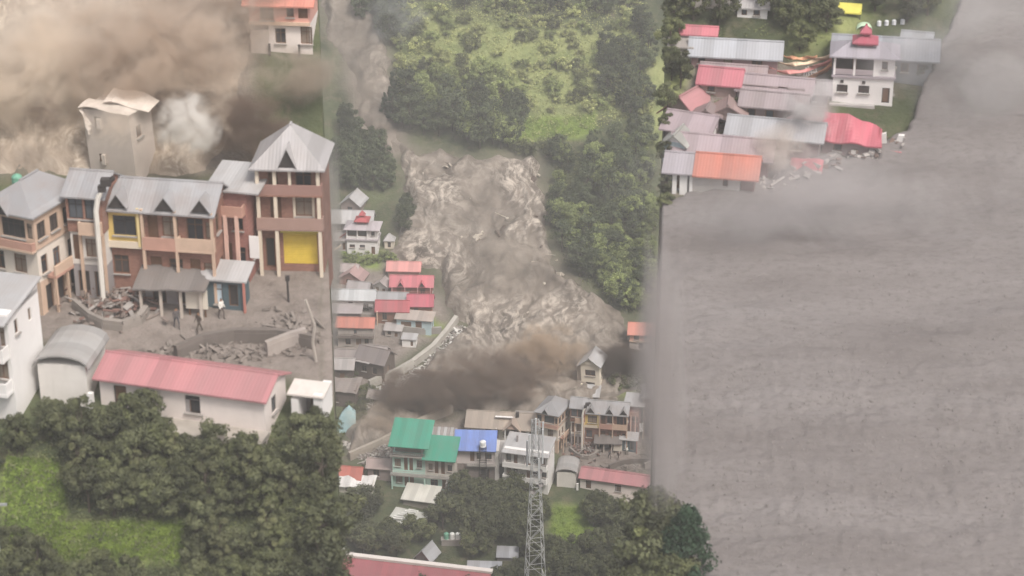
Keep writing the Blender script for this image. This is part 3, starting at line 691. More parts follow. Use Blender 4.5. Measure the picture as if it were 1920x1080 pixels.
    h.walls(0,330,0,105,0,54,m_wall((.76,.68,.64),.22),F=[(28,2,26,38,'d'),(172,8,30,32,'w')],R=[(34,8,24,30,'w')],down=1.5,frame=DARK)
    h.walls(150,328,1,105,-44,-.5,GREYW,F=[(30,8,26,24,'w')])
    lr=h.box('lower_roof',138,338,-52,0,-14,-7,m_wall((.42,.38,.34),.6)); h.columns((146,236,330),-46,-45,-14.5,5,CONC)
    h.roof('gx',0,330,-2,107,55,20,PINKROOF,9,m_wall((.76,.68,.64),.22))
    # white shed with vaulted grey roof
    h=H('white_shed','small white shed with grey vaulted roof beside the apartment block {w}',77,752,-7,'shed')
    h.walls(0,92,0,120,0,70,m_wall((.72,.68,.64),.3),down=2); k,kz=h.k,h.kz; v=[];f=[]
    for i in range(9):
        a=math.pi*i/8; x=(46-54*math.cos(a))*k; z=(68+22*math.sin(a))*kz
        v+=[(x,-8*k,z),(x,126*k,z)]
    f=[(2*i,2*i+2,2*i+3,2*i+1) for i in range(8)]; vv,ff=solid_sheet(v,f,.12); put('roof',mesh('roof',vv,ff),m_roof((.36,.35,.34),.4,axis='y'),h.root)
    h.box('door_post',96,106,-14,-6,-20,26,WHITE)
    # broken hut at the end of the long house
    h=H('broken_hut','roofless broken white hut beside the long pink roofed house {w}',548,798,-14,'hut')
    h.walls(0,14,0,60,0,50,WHITE,down=2); h.walls(44,60,0,62,0,62,WHITE,down=2); h.walls(14,44,44,56,0,40,GREYW,F=[(8,4,16,30,'o')],down=2)
    h.roof('shed',-4,62,0,40,60,8,m_wall((.62,.56,.52),.4),3,None)
    # upper house: pink over white
    h=H('upper_house','pink and white house above the flooded slope {w}',472 if near else 428,94,-5)
    h.walls(0,34,-6,90,0,40,m_wall((.55,.48,.44),.4),down=1.5); h.walls(34,112,0,90,0,50,m_wall((.78,.70,.66),.15),F=[(12,14,20,28,'w'),(60,14,22,32,'w')],down=2)
    h.walls(0,112,-5,90,50.4,92,m_wall((.66,.36,.30),.25),F=[(20,8,26,30,'w'),(92,12,18,26,'d'),(70,14,14,22,'w')]); h.box('floor_band',-2,114,-9,-5.2,50,56,PEACH)
    for x in (36,92): h.box('post',x-2,x+2,-11,-8,-6,16,DARK)
    h.roof('gx',-4,116,-8,95,92,30,m_roof((.62,.24,.18),.15),8,PINKW)
    # walls and heaps round the road
    wall_run('retaining_wall',[T(*p) for p in ((140,578),(170,604),(195,616))],.55,.4,m_wall((.27,.24,.22),.5),'short curved concrete wall by the rubble heap '+W)
    wall_run('retaining_wall',[T(*p) for p in ((196,614),(230,618),(262,606),(275,588))],.45,.5,m_wall((.30,.265,.24),.5),'rounded pale wall in front of the open shed '+W)
    wall_run('retaining_wall',[T(*p) for p in ((330,672),(380,650),(440,640),(520,640),(590,652))],.75,.5,m_wall((.17,.145,.13),.5),'long dark stone retaining wall above the pink roofed house '+W)
    wall_run('retaining_wall',[T(*p) for p in ((500,668),(545,650),(575,642))],.9,.5,m_wall((.38,.33,.30),.5),'short grey wall by the bent white pole '+W)
    x,y=T(212,565); rubble('rubble_heap',x,y,88*q,52*q,240,.55,[m_plain((.30,.27,.25),.9,.35,name='pale_board'),m_plain((.2,.16,.14),.9,.3,name='dark_board'),m_plain((.19,.115,.095),.9,.3,name='red_board')],'heap of broken boards and sheets beside the open shed '+W,.7)
    x,y=T(430,660); rubble('rubble_heap',x,y,150*q,22*q,200,.6,[m_plain((.20,.17,.15),.95,.3,name='dark_mud_lump'),m_plain((.21,.18,.16),.95,.35,name='mud_lump')],'muddy stones strewn along the dark retaining wall '+W,.15)
    x,y=T(540,620); rubble('rubble_heap',x,y,70*q,40*q,120,.6,[m_plain((.20,.17,.15),.95,.3,name='dark_mud_lump'),m_plain((.21,.18,.16),.95,.35,name='mud_lump')],'muddy debris at the foot of the tall brick house '+W,.15)
    # poles
    a=P(*T(596,678)); k=q/scale_at(a); m=MB().tube([Vector((0,0,-1)),Vector((-8*k,0,40*k)),Vector((-3*k,0,75*k)),Vector((-18*k,0,128*k))],3.2*k,6); put('bent_pole',mesh('bent_pole',m.v,m.f),m_wall((.42,.37,.33),.5)); o=bpy.context.scene.collection.objects[-1]; o.location=a; tag(o,'bent white pole standing at the road edge '+W,'pole',G)
    a=P(*T(541,566)); k=q/scale_at(a); m=MB().bar((0,0,-1),(0,0,52*k),2.2*k).box(-4*k,4*k,-3*k,3*k,44*k,54*k); o=m.build('street_post',DARK); o.location=a; tag(o,'thin dark post in front of the tall brick house '+W,'post',G)
    a=P(*T(203,566)); k=q/scale_at(a); r=empty('chimney_pipe',a,0,'curved white flue pipe with black cowl against the yellow house '+W,'flue pipe',G)
    MB().tube([(-6*k,-14*k,-1),(-5*k,-14*k,190*k),(0,-12*k,215*k),(12*k,-10*k,238*k)],5*k,7).build('pipe',m_wall((.7,.66,.6),.2),r)
    MB().box(8*k,26*k,-18*k,-4*k,240*k,254*k).box(2*k,16*k,-16*k,-6*k,228*k,240*k).bar((22*k,-11*k,247*k),(32*k,-11*k,256*k),5*k).build('cowl',DARK,r)
    for i,(px,py,rz,s,ar,sh,tr,what) in enumerate(((332,616,.5,.35,.1,(.10,.09,.09),(.05,.05,.06),'person in dark clothes walking on the road, left of two others '),(374,624,-.8,.5,.25,(.09,.07,.06),(.10,.08,.06),'person in brown clothes hurrying along the road, middle of three '),(416,598,.9,.3,.15,(.75,.72,.66),(.12,.10,.09),'person in a white shirt standing on the road by the stall '))):
        x,y=T(px,py); person(x,y,rz,s,ar,sh,tr,what+W,G+' people')
settlement(lambda x,y:(x,y),1.0,'at near left','near plaza settlement at left',True)
IN_VALLEY[0]=True
settlement(lambda x,y:(1087+(x-188)/2.58,900+(y-720)/2.6),1/2.58,'in the valley','plaza settlement in the valley',False)
IN_VALLEY[0]=False

# ---------------------------------------------------------------- the rest of the valley houses
VG='houses along the flooded valley'
def house(name,label,px,py,rot=0,cat='house',group=VG): return House(name,label,cat,px,py,rot,group,at=P(px,py,centre=True))
MINT=m_wall((.50,.70,.62),.3); GREENROOF=m_roof((.05,.30,.205),.4); BLUEROOF=m_roof((.17,.26,.60),.4); TAN=m_roof((.36,.30,.25),.5)
# mint house with two green roofs
h=house('green_roof_house','mint green three storey house with two bright green roofs',737,912,-9)
h.walls(0,62,0,34,26,62,MINT,F=[(22,6,7,26,'d'),(32,6,7,26,'d'),(4,12,12,14,'w'),(46,12,10,14,'w')],down=.1)
h.walls(0,118,1,36,0,26,MINT,F=[(22,2,8,20,'d'),(32,2,8,20,'d'),(70,8,8,9,'w'),(88,2,9,20,'d'),(98,6,14,16,'w'),(6,8,12,12,'w')],down=2)
h.walls(62.2,118,0,34,26,58,m_wall((.58,.52,.47),.3),F=[(18,4,7,24,'d'),(30,4,7,24,'d'),(6,10,8,12,'w'),(42,10,9,12,'w')],down=.1)
h.box('attic_wall',4,60,8,34,62.4,78,m_wall((.28,.22,.18),.5))
h.balcony(-3,121,-9,0,27,7,CONC,m_wall((.42,.44,.40),.4),'bars',th=2.5); h.balcony(-3,64,-8,0,61,6,CONC,CONC,'bars',th=2)
h.columns((0,62,118),-7,-2,26,2.2,MINT); h.columns((2,58),-6,62,80,1.6,GREYW)
h.box('stair_stringer',104,107,-22,-9.5,-24,24,CONC); h.walls(64,118,-1.5,30,-28,-.4,MINT,F=[(8,4,14,16,'w'),(30,2,8,22,'d')],down=2)
h.balcony(60,120,-8,-1.5,1,6,CONC,CONC,'bars',th=2)
h.roof('shed',2,66,-10,44,82,22,GREENROOF,6,None); h.roof('shed',62,118,-8,40,60,20,GREENROOF,4,None,name='lower_roof')
# striped shed behind the green roofs
h=house('striped_shed','small shed with white striped sheet roof behind the green roofed house',800,835,-6,'shed')
h.walls(0,54,0,22,0,16,m_wall((.55,.50,.40),.4),F=[(6,2,6,12,'d'),(26,4,18,9,'w')],down=1)
for i in range(9): h.roof('shed',i*6.2,i*6.2+5.6,-2,24,17+.4*(i%2),7,(PALEROOF if i%2 else DULLROOF),0,None,name='roof_sheet')
# blue roof house with rooftop tank on a frame
h=house('blue_roof_house','brick and white house with bright blue sheet roof',854,905,-3)
h.walls(0,74,0,34,0,36,m_brick((.25,.2,.18)),F=[(6,4,12,20,'w'),(46,6,18,20,'o')],R=[(8,8,12,16,'w')],down=2)
h.walls(0,74,0,34,36.3,64,m_wall((.62,.55,.54),.25),F=[(28,4,8,22,'d'),(40,8,8,12,'w'),(56,8,12,12,'w')],R=[(10,6,10,14,'w')],down=0.01)
h.balcony(22,76,-8,0,37,7,CONC,m_wall((.5,.46,.44),.3),'bars',th=2.5)
h.roof('shed',0,74,-6,36,64,16,BLUEROOF,3,m_wall((.62,.55,.54),.25))
h.walls(74.3,82,-2,40,0,62,m_wall((.6,.56,.53),.3),down=2)
r=house('water_tank','white water tank on a tall steel frame before the blue roof',906,906,0,'water tank')
k,kz=r.k,r.kz; fr=MB()
for x in (-6,6):
    for y in (-14,-4): fr.bar((x*k,y*k,-1),(x*k,y*k,72*kz),.07)
for z in (20,45,70): fr.bar((-6*k,-14*k,z*kz),(6*k,-14*k,z*kz),.05).bar((-6*k,-4*k,z*kz),(6*k,-4*k,z*kz),.05).bar((-6*k,-14*k,z*kz),(-6*k,-4*k,z*kz),.05).bar((6*k,-14*k,z*kz),(6*k,-4*k,z*kz),.05)
fr.build('stand',DARK,r.root)
def tank_mesh(rad,h_):
    v=[];f=[];n=16; pr=[(rad,0),(rad*1.0,h_*.28),(rad*.95,h_*.31),(rad*1.0,h_*.34),(rad*1.0,h_*.6),(rad*.95,h_*.63),(rad,h_*.66),(rad*.98,h_*.8),(rad*.7,h_*.92),(rad*.3,h_*.96),(rad*.28,h_),(0.01,h_)]
    for q,z in pr:
        for i in range(n): v.append((q*math.cos(6.2832*i/n),q*math.sin(6.2832*i/n),z))
    for j in range(len(pr)-1):
        for i in range(n): f.append((j*n+i,j*n+(i+1)%n,(j+1)*n+(i+1)%n,(j+1)*n+i))
    return mesh('tank',v,f,True)
put('tank',tank_mesh(6*k,11*kz),m_plain((.78,.78,.78),.4,.06,name='white_plastic'),r.root,(0,-9*k,72.5*kz))
# low flat house between blue roof and apartment block
h=house('flat_roof_house','low grey house with sloping concrete roof beside the blue roofed house',918,903,-6)
h.walls(0,34,0,40,0,36,m_wall((.33,.28,.26),.4),F=[(4,6,8,22,'o'),(18,4,12,26,'o')],down=2); h.roof('shed',0,34,-4,60,38,10,m_wall((.44,.41,.39),.5),2,None); h.columns((2,16,32),-3,0,38,2,CONC)
# wide bungalow with porch gable
h=house('bungalow','wide white bungalow with tan tin roof and a gabled porch',884,822,-7)
h.walls(0,124,0,44,0,27,m_wall((.70,.65,.58),.25),F=[(26,8,12,12,'w'),(44,2,7,20,'d'),(60,8,12,12,'w'),(80,2,8,20,'d'),(92,8,10,12,'w'),(110,2,8,20,'d')],L=[(10,6,12,12,'w')],down=2)
rf=h.roof('gx',-4,128,-2,48,29,13,TAN,8,m_wall((.70,.65,.58),.25)); 
h.roof('gy',64,92,-14,10,28,12,m_roof((.42,.33,.27),.3),3,m_wall((.7,.5,.42),.2),name='porch_roof'); h.columns((65,91),-12,0,28,2.4,WHITE); h.columns((48,108,122),-8,0,26,2,WHITE)
h.box('roof_sheet',44,80,6,11,39,40,WHITE,rf); h.box('roof_tank',82,88,12,17,38,47,DARK,rf)
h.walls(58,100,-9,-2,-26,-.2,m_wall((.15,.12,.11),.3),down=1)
# leaning house about to go
h=house('leaning_house','cream two storey house leaning in the flood beside dark dust',1091,733,-18)
h.root.rotation_euler=(math.radians(2),math.radians(-3),math.radians(-18))
cw=m_wall((.80,.72,.60),.15)
h.walls(0,36,0,38,0,52,cw,F=[(8,30,20,11,'w'),(8,2,18,16,'o')],R=[(12,24,7,8,'w'),(22,6,6,10,'w')],down=2)
h.roof('gy',-1,37,-2,42,52,13,PALEROOF,4,cw)
h.box('porch_post',1,4,-9,-6,0,18,cw); h.box('stair',6,30,-10,-5,4,9,m_wall((.35,.18,.13),.3)); h.box('side_shed',-9,-.3,4,24,18,46,m_wall((.4,.33,.28),.4))
h=house('porch_shed','low pale roofed shed in front of the leaning cream house',1078,752,-8,'shed')
h.walls(0,40,0,18,0,12,GREYW,F=[(6,2,7,9,'d')],down=1); h.roof('shed',0,44,-4,24,13,8,PALEROOF,3,None)
r=house('water_tank','green water tank on a short stand above the bungalow roof',1031,765,0,'water tank')
k,kz=r.k,r.kz; MB().box(-4*k,4*k,-4*k,4*k,-1,8*kz).build('stand',CONC,r.root); put('tank',tank_mesh(4*k,11*kz),m_plain((.05,.32,.18),.5,.1,name='green_plastic'),r.root,(0,0,8.02*kz))
# temple house with red pagoda top
h=house('temple_house','white two storey temple house with red pagoda turret on the left bank',651,476,-5,'temple')
h.walls(0,58,0,34,0,26,WHITE,F=[(5,12,10,6,'w'),(24,12,10,6,'w'),(46,1,7,14,'d')],R=[(12,8,8,10,'w')],down=2); h.box('band',-2,60,-3,36,26.2,28.5,m_wall((.4,.36,.38),.3))
h.walls(0,58,2,34,28.6,47,WHITE,F=[(1,4,18,12,'o'),(21,4,18,12,'o'),(46,6,7,8,'w')],R=[(12,4,8,10,'w')],down=.01); h.columns((0.5,20,39),.5,28.6,47,2,WHITE)
rf=h.roof('hip',0,58,0,36,47,9,m_roof((.45,.40,.42),.2),5); RT=m_roof((.42,.07,.08),.1)
h.box('turret',19,37,9,27,54,59,RT); h.roof('hip',18,38,8,28,59,6,RT,4,name='turret_roof'); h.box('turret_neck',25,31,15,21,64,68,RT); h.roof('hip',24,32,14,22,67.5,7,RT,2,name='turret_cap')
h=house('shrine','tiny white shrine with pointed roof beside the temple house',721,466,-4,'shrine')
h.walls(0,18,0,16,0,15,m_wall((.7,.62,.52),.2),F=[(6,2,6,10,'o')],down=1); h.roof('hip',0,18,0,16,15,10,PALEROOF,2)
def cottage(name,label,px,py,w_,d,z,roofkind,rh,wall,roof,rot=-5,F=(),R_=(),over=4,cat='house',warp=0):
    h=house(name,label,px,py,rot,cat); h.walls(0,w_,0,d,0,z,wall,F=F,R=R_,down=2); h.roof(roofkind,0,w_,0,d,z,rh,roof,over,wall if roofkind in('gx','gy','shed') else None,warp=warp); return h
cottage('grey_roof_house','long house with light grey roof behind the temple house',622,440,76,34,26,'gx',14,GREYW,PALEROOF,-4,[(10,8,10,10,'w'),(40,8,10,10,'w')])
cottage('gable_house','grey house with a pale gabled roof, topmost on the left bank',640,400,36,40,20,'gy',13,m_wall((.32,.26,.24),.4),PALEROOF,-16,[(12,6,10,8,'w')])
cottage('gable_house','small brown gabled house above the white balcony house',636,532,44,34,12,'gy',13,m_wall((.36,.22,.19),.4),m_roof((.40,.26,.25),.4),-14,[(14,3,10,7,'w')])
h=cottage('grey_roof_house','white walled house with long light grey roof, left of the red roofs',616,586,86,30,28,'gx',10,m_wall((.6,.56,.54),.3),m_roof((.48,.49,.50),.3),-3,[(38,12,8,9,'w'),(66,6,10,12,'w')])
h.balcony(50,84,-6,0,13,6,DARK,GREYW,'bars',th=2)
cottage('grey_roof_house','small grey roofed house between the pale grey roof and the red roofs',708,580,54,24,22,'gx',6,m_wall((.55,.52,.50),.3),m_roof((.33,.33,.34),.4),-4,[(6,8,14,8,'w'),(30,4,8,14,'d')])
h=cottage('pink_roof_house','pink roofed house with two dormers at the flood edge',734,560,76,34,26,'gx',11,m_wall((.30,.12,.10),.4),HOTPINK,-2,[(10,4,8,16,'d'),(26,8,10,10,'w'),(54,8,10,10,'w')],[(8,8,10,10,'w')])
for x in (18,58): h.dormer(h.root.children[-1] if False else h.roof('shed',x-5,x+5,-5,8,25,5,HOTPINK,1,None,name='dormer_base',th=.05),x,13,-7,10,25,9,HOTPINK)
h.columns((2,26,50,74),-6,0,24,1.6,m_wall((.62,.36,.34),.3)); h.balcony(-1,77,-8,0,11,6,DARK,m_wall((.33,.16,.14),.4),'bars',th=2)
cottage('pink_roof_house','pale pink roofed house behind the dormered pink roof',728,520,58,26,16,'gx',9,m_wall((.42,.27,.22),.3),m_roof((.62,.28,.26),.2),-3)
h=cottage('red_roof_house','dark red roofed timber house, left half of a pair',707,606,58,30,26,'gx',11,m_wall((.24,.12,.08),.4),REDROOF,-2,[(10,6,9,14,'w'),(34,4,9,18,'d')]); h.columns((1,),-4,0,24,2,m_wall((.7,.5,.38),.2))
cottage('red_roof_house','brighter red roofed house, right half of a pair',766,598,44,30,28,'gx',12,m_wall((.30,.13,.09),.4),m_roof((.46,.09,.13),.12),-2,[(10,6,9,14,'w')])
h=cottage('blue_shed','pale blue and white shed with flat tan roof at the flood edge',744,620,66,24,24,'shed',5,m_wall((.50,.62,.66),.35),m_roof((.42,.36,.32),.5),-10,[(8,2,20,16,'s'),(36,2,12,18,'d')],[(8,6,8,9,'w')],cat='shed')
cottage('grey_roof_house','dark grey slab roofed house at the left edge of the valley',600,605,76,26,20,'shed',7,m_wall((.22,.18,.17),.4),m_wall((.34,.30,.30),.4),-2,[(12,6,12,8,'w'),(42,6,12,8,'w')])
h=cottage('orange_roof_house','two storey house with orange roof on the left bank',634,650,66,30,40,'gx',9,m_wall((.40,.35,.32),.4),ORANGEROOF,-3,[(30,24,6,8,'w'),(14,4,10,12,'w'),(34,4,10,14,'d'),(50,6,8,10,'w')])
h.balcony(-2,68,-6,0,20,6,OLDWOOD,OLDWOOD,'bars',th=2)
h=cottage('old_timber_house','old dark timber house with patched grey sheet roof',668,705,58,46,34,'gx',15,OLDWOOD,m_roof((.20,.17,.165),.5),-24,[(12,12,10,10,'w'),(34,10,10,12,'o')],[(14,12,10,10,'w')])
for i in range(5): h.box('roof_sheet',2+i*6,7.4+i*6,-8,-3.5,31+.3*(i%2),32+.3*(i%2),m_roof((.45,.41,.40),.4))
cottage('old_timber_house','old dark timber house with long grey roof below the orange roof',602,718,60,34,30,'gx',10,OLDWOOD,m_roof((.36,.33,.32),.5),-4,[(10,8,12,10,'w'),(36,6,9,14,'d')])
h=cottage('small_hut','small white hut with pale flat roof on the stony bank',754,650,26,18,15,'shed',3,WHITE,PALEROOF,-8,[(16,2,5,9,'d')],cat='hut',over=2)
cottage('old_timber_house','low brown house with broken roof under the bank wall',612,760,56,40,28,'shed',8,OLDWOOD,m_roof((.26,.22,.20),.6),-10,[(12,8,12,10,'w')],warp=.25)
for i,(px,py,w_,d,z,kd,r_,wl,rf,ro,lb) in enumerate(((652,556,40,24,16,'gx',9,(.33,.28,.26),(.34,.31,.31),-12,'small grey roofed house behind the long light grey roof'),(700,548,30,22,14,'gy',9,(.5,.46,.43),(.38,.33,.32),-20,'tiny gabled house left of the pink roofs'),(688,676,36,26,16,'gx',9,(.25,.2,.18),(.30,.26,.25),-16,'low brown house beside the orange roof'),(722,632,30,20,14,'shed',4,(.4,.36,.34),(.42,.39,.38),-8,'little grey lean-to below the dark red roof'),(628,686,38,26,18,'gx',9,(.22,.18,.16),(.27,.23,.22),-8,'dark roofed house under the orange roof'),(690,758,34,26,14,'gx',8,(.3,.26,.24),(.33,.29,.27),-14,'small hut at the end of the bank wall'),(640,520,30,22,14,'gx',8,(.42,.36,.33),(.40,.34,.33),-10,'small house left of the brown gable'),(628,470,24,22,22,'gx',8,(.5,.46,.44),(.42,.38,.37),-6,'narrow grey house left of the far temple'))):
    cottage('village_house',lb+' on the left bank',px,py,w_,d,z,kd,r_,m_wall(wl,.45),m_roof(rf,.55),ro,[(w_*.15,z*.3,7,7,'w'),(w_*.6,z*.1,6,z*.6,'d')],over=3)
for i,(px,py,w_,d,z,r_,wl,rf,ro,lb) in enumerate(((742,850,40,24,18,8,(.35,.3,.27),(.36,.31,.29),-14,'brown shed above the rusty hut left of the mint house'),(968,800,36,22,16,8,(.5,.46,.42),(.42,.39,.37),-8,'small grey roofed shed right behind the bungalow'))):
    cottage('village_shed',lb,px,py,w_,d,z,'gx',r_,m_wall(wl,.45),m_roof(rf,.55),ro,[(w_*.15,z*.3,7,7,'w')],over=3,cat='shed')
# lower huts among the orchard
h=cottage('rust_hut','grey hut with rusty sheet roof left of the mint house',690,898,48,30,24,'gx',8,m_wall((.30,.24,.23),.4),m_roof((.40,.31,.29),.6),-8,[(10,6,12,12,'w')],cat='hut')
cottage('red_roof_hut','hut with faded red roof behind the white crumpled sheets',614,908,62,36,16,'gx',12,m_wall((.36,.17,.13),.3),m_roof((.45,.13,.10),.3),-10,cat='hut')
h=cottage('crumpled_roof_hut','white hut with crumpled white sheet roof at lower left',634,922,64,28,12,'shed',10,m_wall((.6,.57,.5),.4),m_roof((.72,.70,.68),.15),-12,[(14,2,8,8,'w')],cat='hut',warp=.35)
cottage('white_roof_hut','hut with plain white roof in front of the mint house',756,946,60,40,12,'shed',8,m_wall((.3,.27,.23),.4),m_roof((.66,.64,.58),.15),-14,cat='hut')
h=cottage('striped_roof_hut','hut with loose white roof strips standing among orchard trees',730,990,62,36,14,'shed',6,m_wall((.42,.40,.38),.4),m_roof((.60,.60,.55),.2),-22,[(14,3,10,9,'w')],cat='hut')
k,kz=h.k,h.kz
for i in range(6):
    o=MB().box(0,(26+R.uniform(-4,8))*k,0,3.4*k,0,.10).build('roof_strip',m_roof((.80,.79,.74),.05),h.root,loc=((2+i*4.5)*k,(2+i*6)*k,(17.5+i*1.1)*kz),rot=(.12,-.12+R.uniform(-.1,.05),R.uniform(-.2,.05)))
cottage('grey_roof_hut','pointed grey roofed hut among orchard trees left of the mast',780,1056,30,34,14,'gy',14,m_wall((.25,.24,.23),.4),m_roof((.40,.41,.43),.3),-26,cat='hut')
cottage('grey_roof_hut','small flat grey roofed hut just left of the mast',932,1052,38,28,8,'shed',5,m_wall((.22,.21,.2),.4),m_roof((.42,.43,.46),.25),-3,cat='hut',over=2)
cottage('grey_roof_hut','wider grey roofed hut at the bottom edge, left of the mast',876,1086,62,32,10,'shed',7,m_wall((.22,.21,.2),.4),m_roof((.42,.43,.46),.25),-3,cat='hut',over=2)
# the near long pink roof at the bottom edge
h=cottage('pink_roof_hall','big pink metal roof with white ridge at the bottom edge',570,1108,340,90,30,'gx',20,m_wall((.6,.5,.46),.3),m_roof((.40,.11,.13),.35),-12,cat='building',over=10)
k,kz=h.k,h.kz; h.box('ridge_flashing',-10,352,41,52,49,53,m_wall((.75,.68,.64),.25))
# three tanks on a terrace, and three more under a net
WP=m_plain((.74,.75,.72),.45,.08,name='pale_plastic')
base=P(848,1020); kk=1/scale_at(base)
st=empty('tank_stand',base,0,'low concrete stand under the three orchard water tanks','stand'); MB().box(-20*kk,20*kk,-5*kk,6*kk,-1.5,.9).build('plinth',CONC,st); MB().box(-21*kk,21*kk,-6*kk,7*kk,.91,1.05).build('slab',CONC,st)
for i,(dx,mt,lb) in enumerate(((-11,m_plain((.16,.36,.26),.5,.1,name='green_plastic2'),'green water tank, leftmost of three in the orchard'),(0,WP,'white water tank, middle of three in the orchard'),(11,WP,'white water tank, rightmost of three in the orchard'))):
    o=put('water_tank',tank_mesh(4.8*kk,13*kk),mt,None,(base.x+dx*kk,base.y,base.z+1.06)); tag(o,lb,'water tank','orchard water tanks')
base=P(636,1044,centre=True); kk=1/scale_at(base)
st=empty('tank_stand',base,0,'low stand under three pale tanks at the lower left of the valley','stand'); MB().box(-26*kk,28*kk,-5*kk,6*kk,-1.5,.7).build('plinth',CONC,st)
for i,(dx,lb) in enumerate(((-14,'pale tank beside the net, left of three'),(-3,'pale tank beside the net, middle of three'),(8,'pale tank beside the net, right of three'))):
    o=put('water_tank',tank_mesh(4.8*kk,13*kk),m_plain((.45,.46,.42),.6,.1,name='dull_plastic'),None,(base.x+dx*kk,base.y,base.z+.71)); tag(o,lb,'water tank','dull water tanks')
# teal tarpaulin tent by the bank
p=P(646,812,centre=True); kk=1/scale_at(p); v=[];f=[]
for i in range(9):
    for j in range(7):
        u,w_=i/8,j/6; x=(u-.5)*44*(1-.45*w_)+8*w_; z=46*w_**.8*(1-.5*abs(u-.5))+R.uniform(-1,1); v.append((x*kk,(w_*26+R.uniform(-1,1))*kk,z*kk))
for i in range(8):
    for j in range(6): a=i*7+j; f.append((a,a+7,a+8,a+1))
vv,ff=solid_sheet(v,f,.05); r=empty('tarpaulin_tent',p,0,'pale teal tarpaulin stretched over poles by the bank','tent'); put('tarpaulin',mesh('tarpaulin',vv,ff,True),m_plain((.30,.44,.46),.6,.2,name='teal_sheet'),r)
for x in (-14,0,16): MB().bar((x*kk,24*kk,-1),(x*kk*.6+6*kk,24*kk,40*kk),.06).build('pole',DARK,r)
# walls and pipes along the bank
wall_run('bank_wall',[(856,603),(838,628),(812,658),(775,686),(735,708),(692,726)],.9,.9,m_wall((.44,.41,.37),.5),'long pale diagonal wall along the stony left bank')
wall_run('bank_wall',[(848,772),(815,785),(770,806),(715,836),(655,862)],1.0,.8,m_wall((.38,.33,.28),.5),'lower diagonal wall beside the dust behind the green roofs')
wall_run('bank_wall',[(752,622),(790,626),(828,624)],.9,.6,CONC,'short pale wall below the pale blue shed')
rubble('bank_rubble',770,690,0,0,700,.8,[m_plain((.42,.39,.36),.9,.3,name='pale_stone'),m_plain((.24,.21,.19),.9,.3,name='dark_stone'),m_plain((.6,.58,.55),.9,.2,name='white_stone')],'grey and white boulders heaped along the diagonal bank wall',.4,[(850,612),(885,620),(800,720),(690,770),(690,735),(800,680)])
rubble('bank_rubble',700,860,0,0,260,.7,[m_plain((.42,.39,.36),.9,.3,name='pale_stone'),m_plain((.24,.21,.19),.9,.3,name='dark_stone')],'stones and scraps on the slope left of the mint house',.4,[(640,830),(735,835),(735,870),(680,870)])
rubble('flood_debris',930,500,0,0,170,1.5,[m_plain((.12,.09,.075),.9,.3,name='wet_timber'),m_plain((.5,.44,.37),.9,.2,name='pale_rock')],'dark timbers and pale rocks tossed in the brown flood',.9,[(790,300),(1020,310),(1010,450),(1130,600),(1080,680),(860,680),(850,560),(800,470)])
# lattice mast with antennas
PALESTEEL=m_plain((.5,.5,.5),.5,.15,name='pale_steel')
p=P(1003,1135); kk=1/scale_at(p); hk=kk/math.cos(dep(1000)); mast=empty('lattice_mast',p,math.radians(12),'tall grey steel lattice telecom mast with antennas at the top','mast')
Hm=335*hk; wb,wt=19*kk,6.5*kk
def half(z): return wb+(wt-wb)*min(1,z/(Hm*.80))
for sx in (-1,1):
    for sy in (-1,1):
        m=MB(); zs=[-1]+[Hm*.8*i/6 for i in range(1,7)]+[Hm]
        m.tube([(sx*half(max(z,0)),sy*half(max(z,0)),z) for z in zs],.06,5).build('leg',PALESTEEL,mast)
zs=[0]; 
while zs[-1]<Hm*.97: zs.append(zs[-1]+max(1.4,half(zs[-1])*1.9))
BM=MB().bar((0,0,0),(0,0,1),.04,n=4); BMm=mesh('brace',BM.v,BM.f); BMm.materials.append(PALESTEEL)
def strut(a,b,name='brace'):
    a,b=Vector(a),Vector(b); d=b-a; o=put(name,BMm,None,mast,a); o.rotation_euler=d.to_track_quat('Z','Y').to_euler(); o.scale=(1,1,d.length)
for i,(z0,z1) in enumerate(zip(zs[:-1],zs[1:])):
    z1=min(z1,Hm); h0,h1=half(z0),half(z1)
    for (ax,ay),(bx,by) in (((-1,-1),(1,-1)),((1,-1),(1,1)),((1,1),(-1,1)),((-1,1),(-1,-1))):
        strut((ax*h1,ay*h1,z1),(bx*h1,by*h1,z1),'crossbar'); strut(*(((ax*h0,ay*h0,z0),(bx*h1,by*h1,z1)) if i%2 else ((bx*h0,by*h0,z0),(ax*h1,ay*h1,z1))))
AN=m_plain((.62,.63,.65),.5,.1,name='antenna_shell')
for i,(dx,dy,z0,z1) in enumerate(((-13,-6,265,315),(11,-7,262,322),(-3,-12,290,345),(14,4,285,330),(-15,4,255,300),(3,-13,240,275))):
    MB().box((dx-1.5)*kk,(dx+1.5)*kk,(dy-1.3)*kk,(dy+1.3)*kk,z0*hk,z1*hk).build('antenna_panel',AN,mast); strut((dx*.4*kk,dy*.4*kk,(z0+z1)/2*hk),(dx*kk,dy*kk,(z0+z1)/2*hk),'antenna_arm')
for dx,z in ((-7,215),(8,226),(6,250)):
    m=MB(); n=14; v=[(0,.15,0)]+[(.42*math.cos(6.283*i/n),-.1,.42*math.sin(6.283*i/n)) for i in range(n)]; m.add(v,[(0,1+i,1+(i+1)%n) for i in range(n)]); m.build('dish',GREYW,mast,loc=(dx*kk,-9*kk,z*hk))

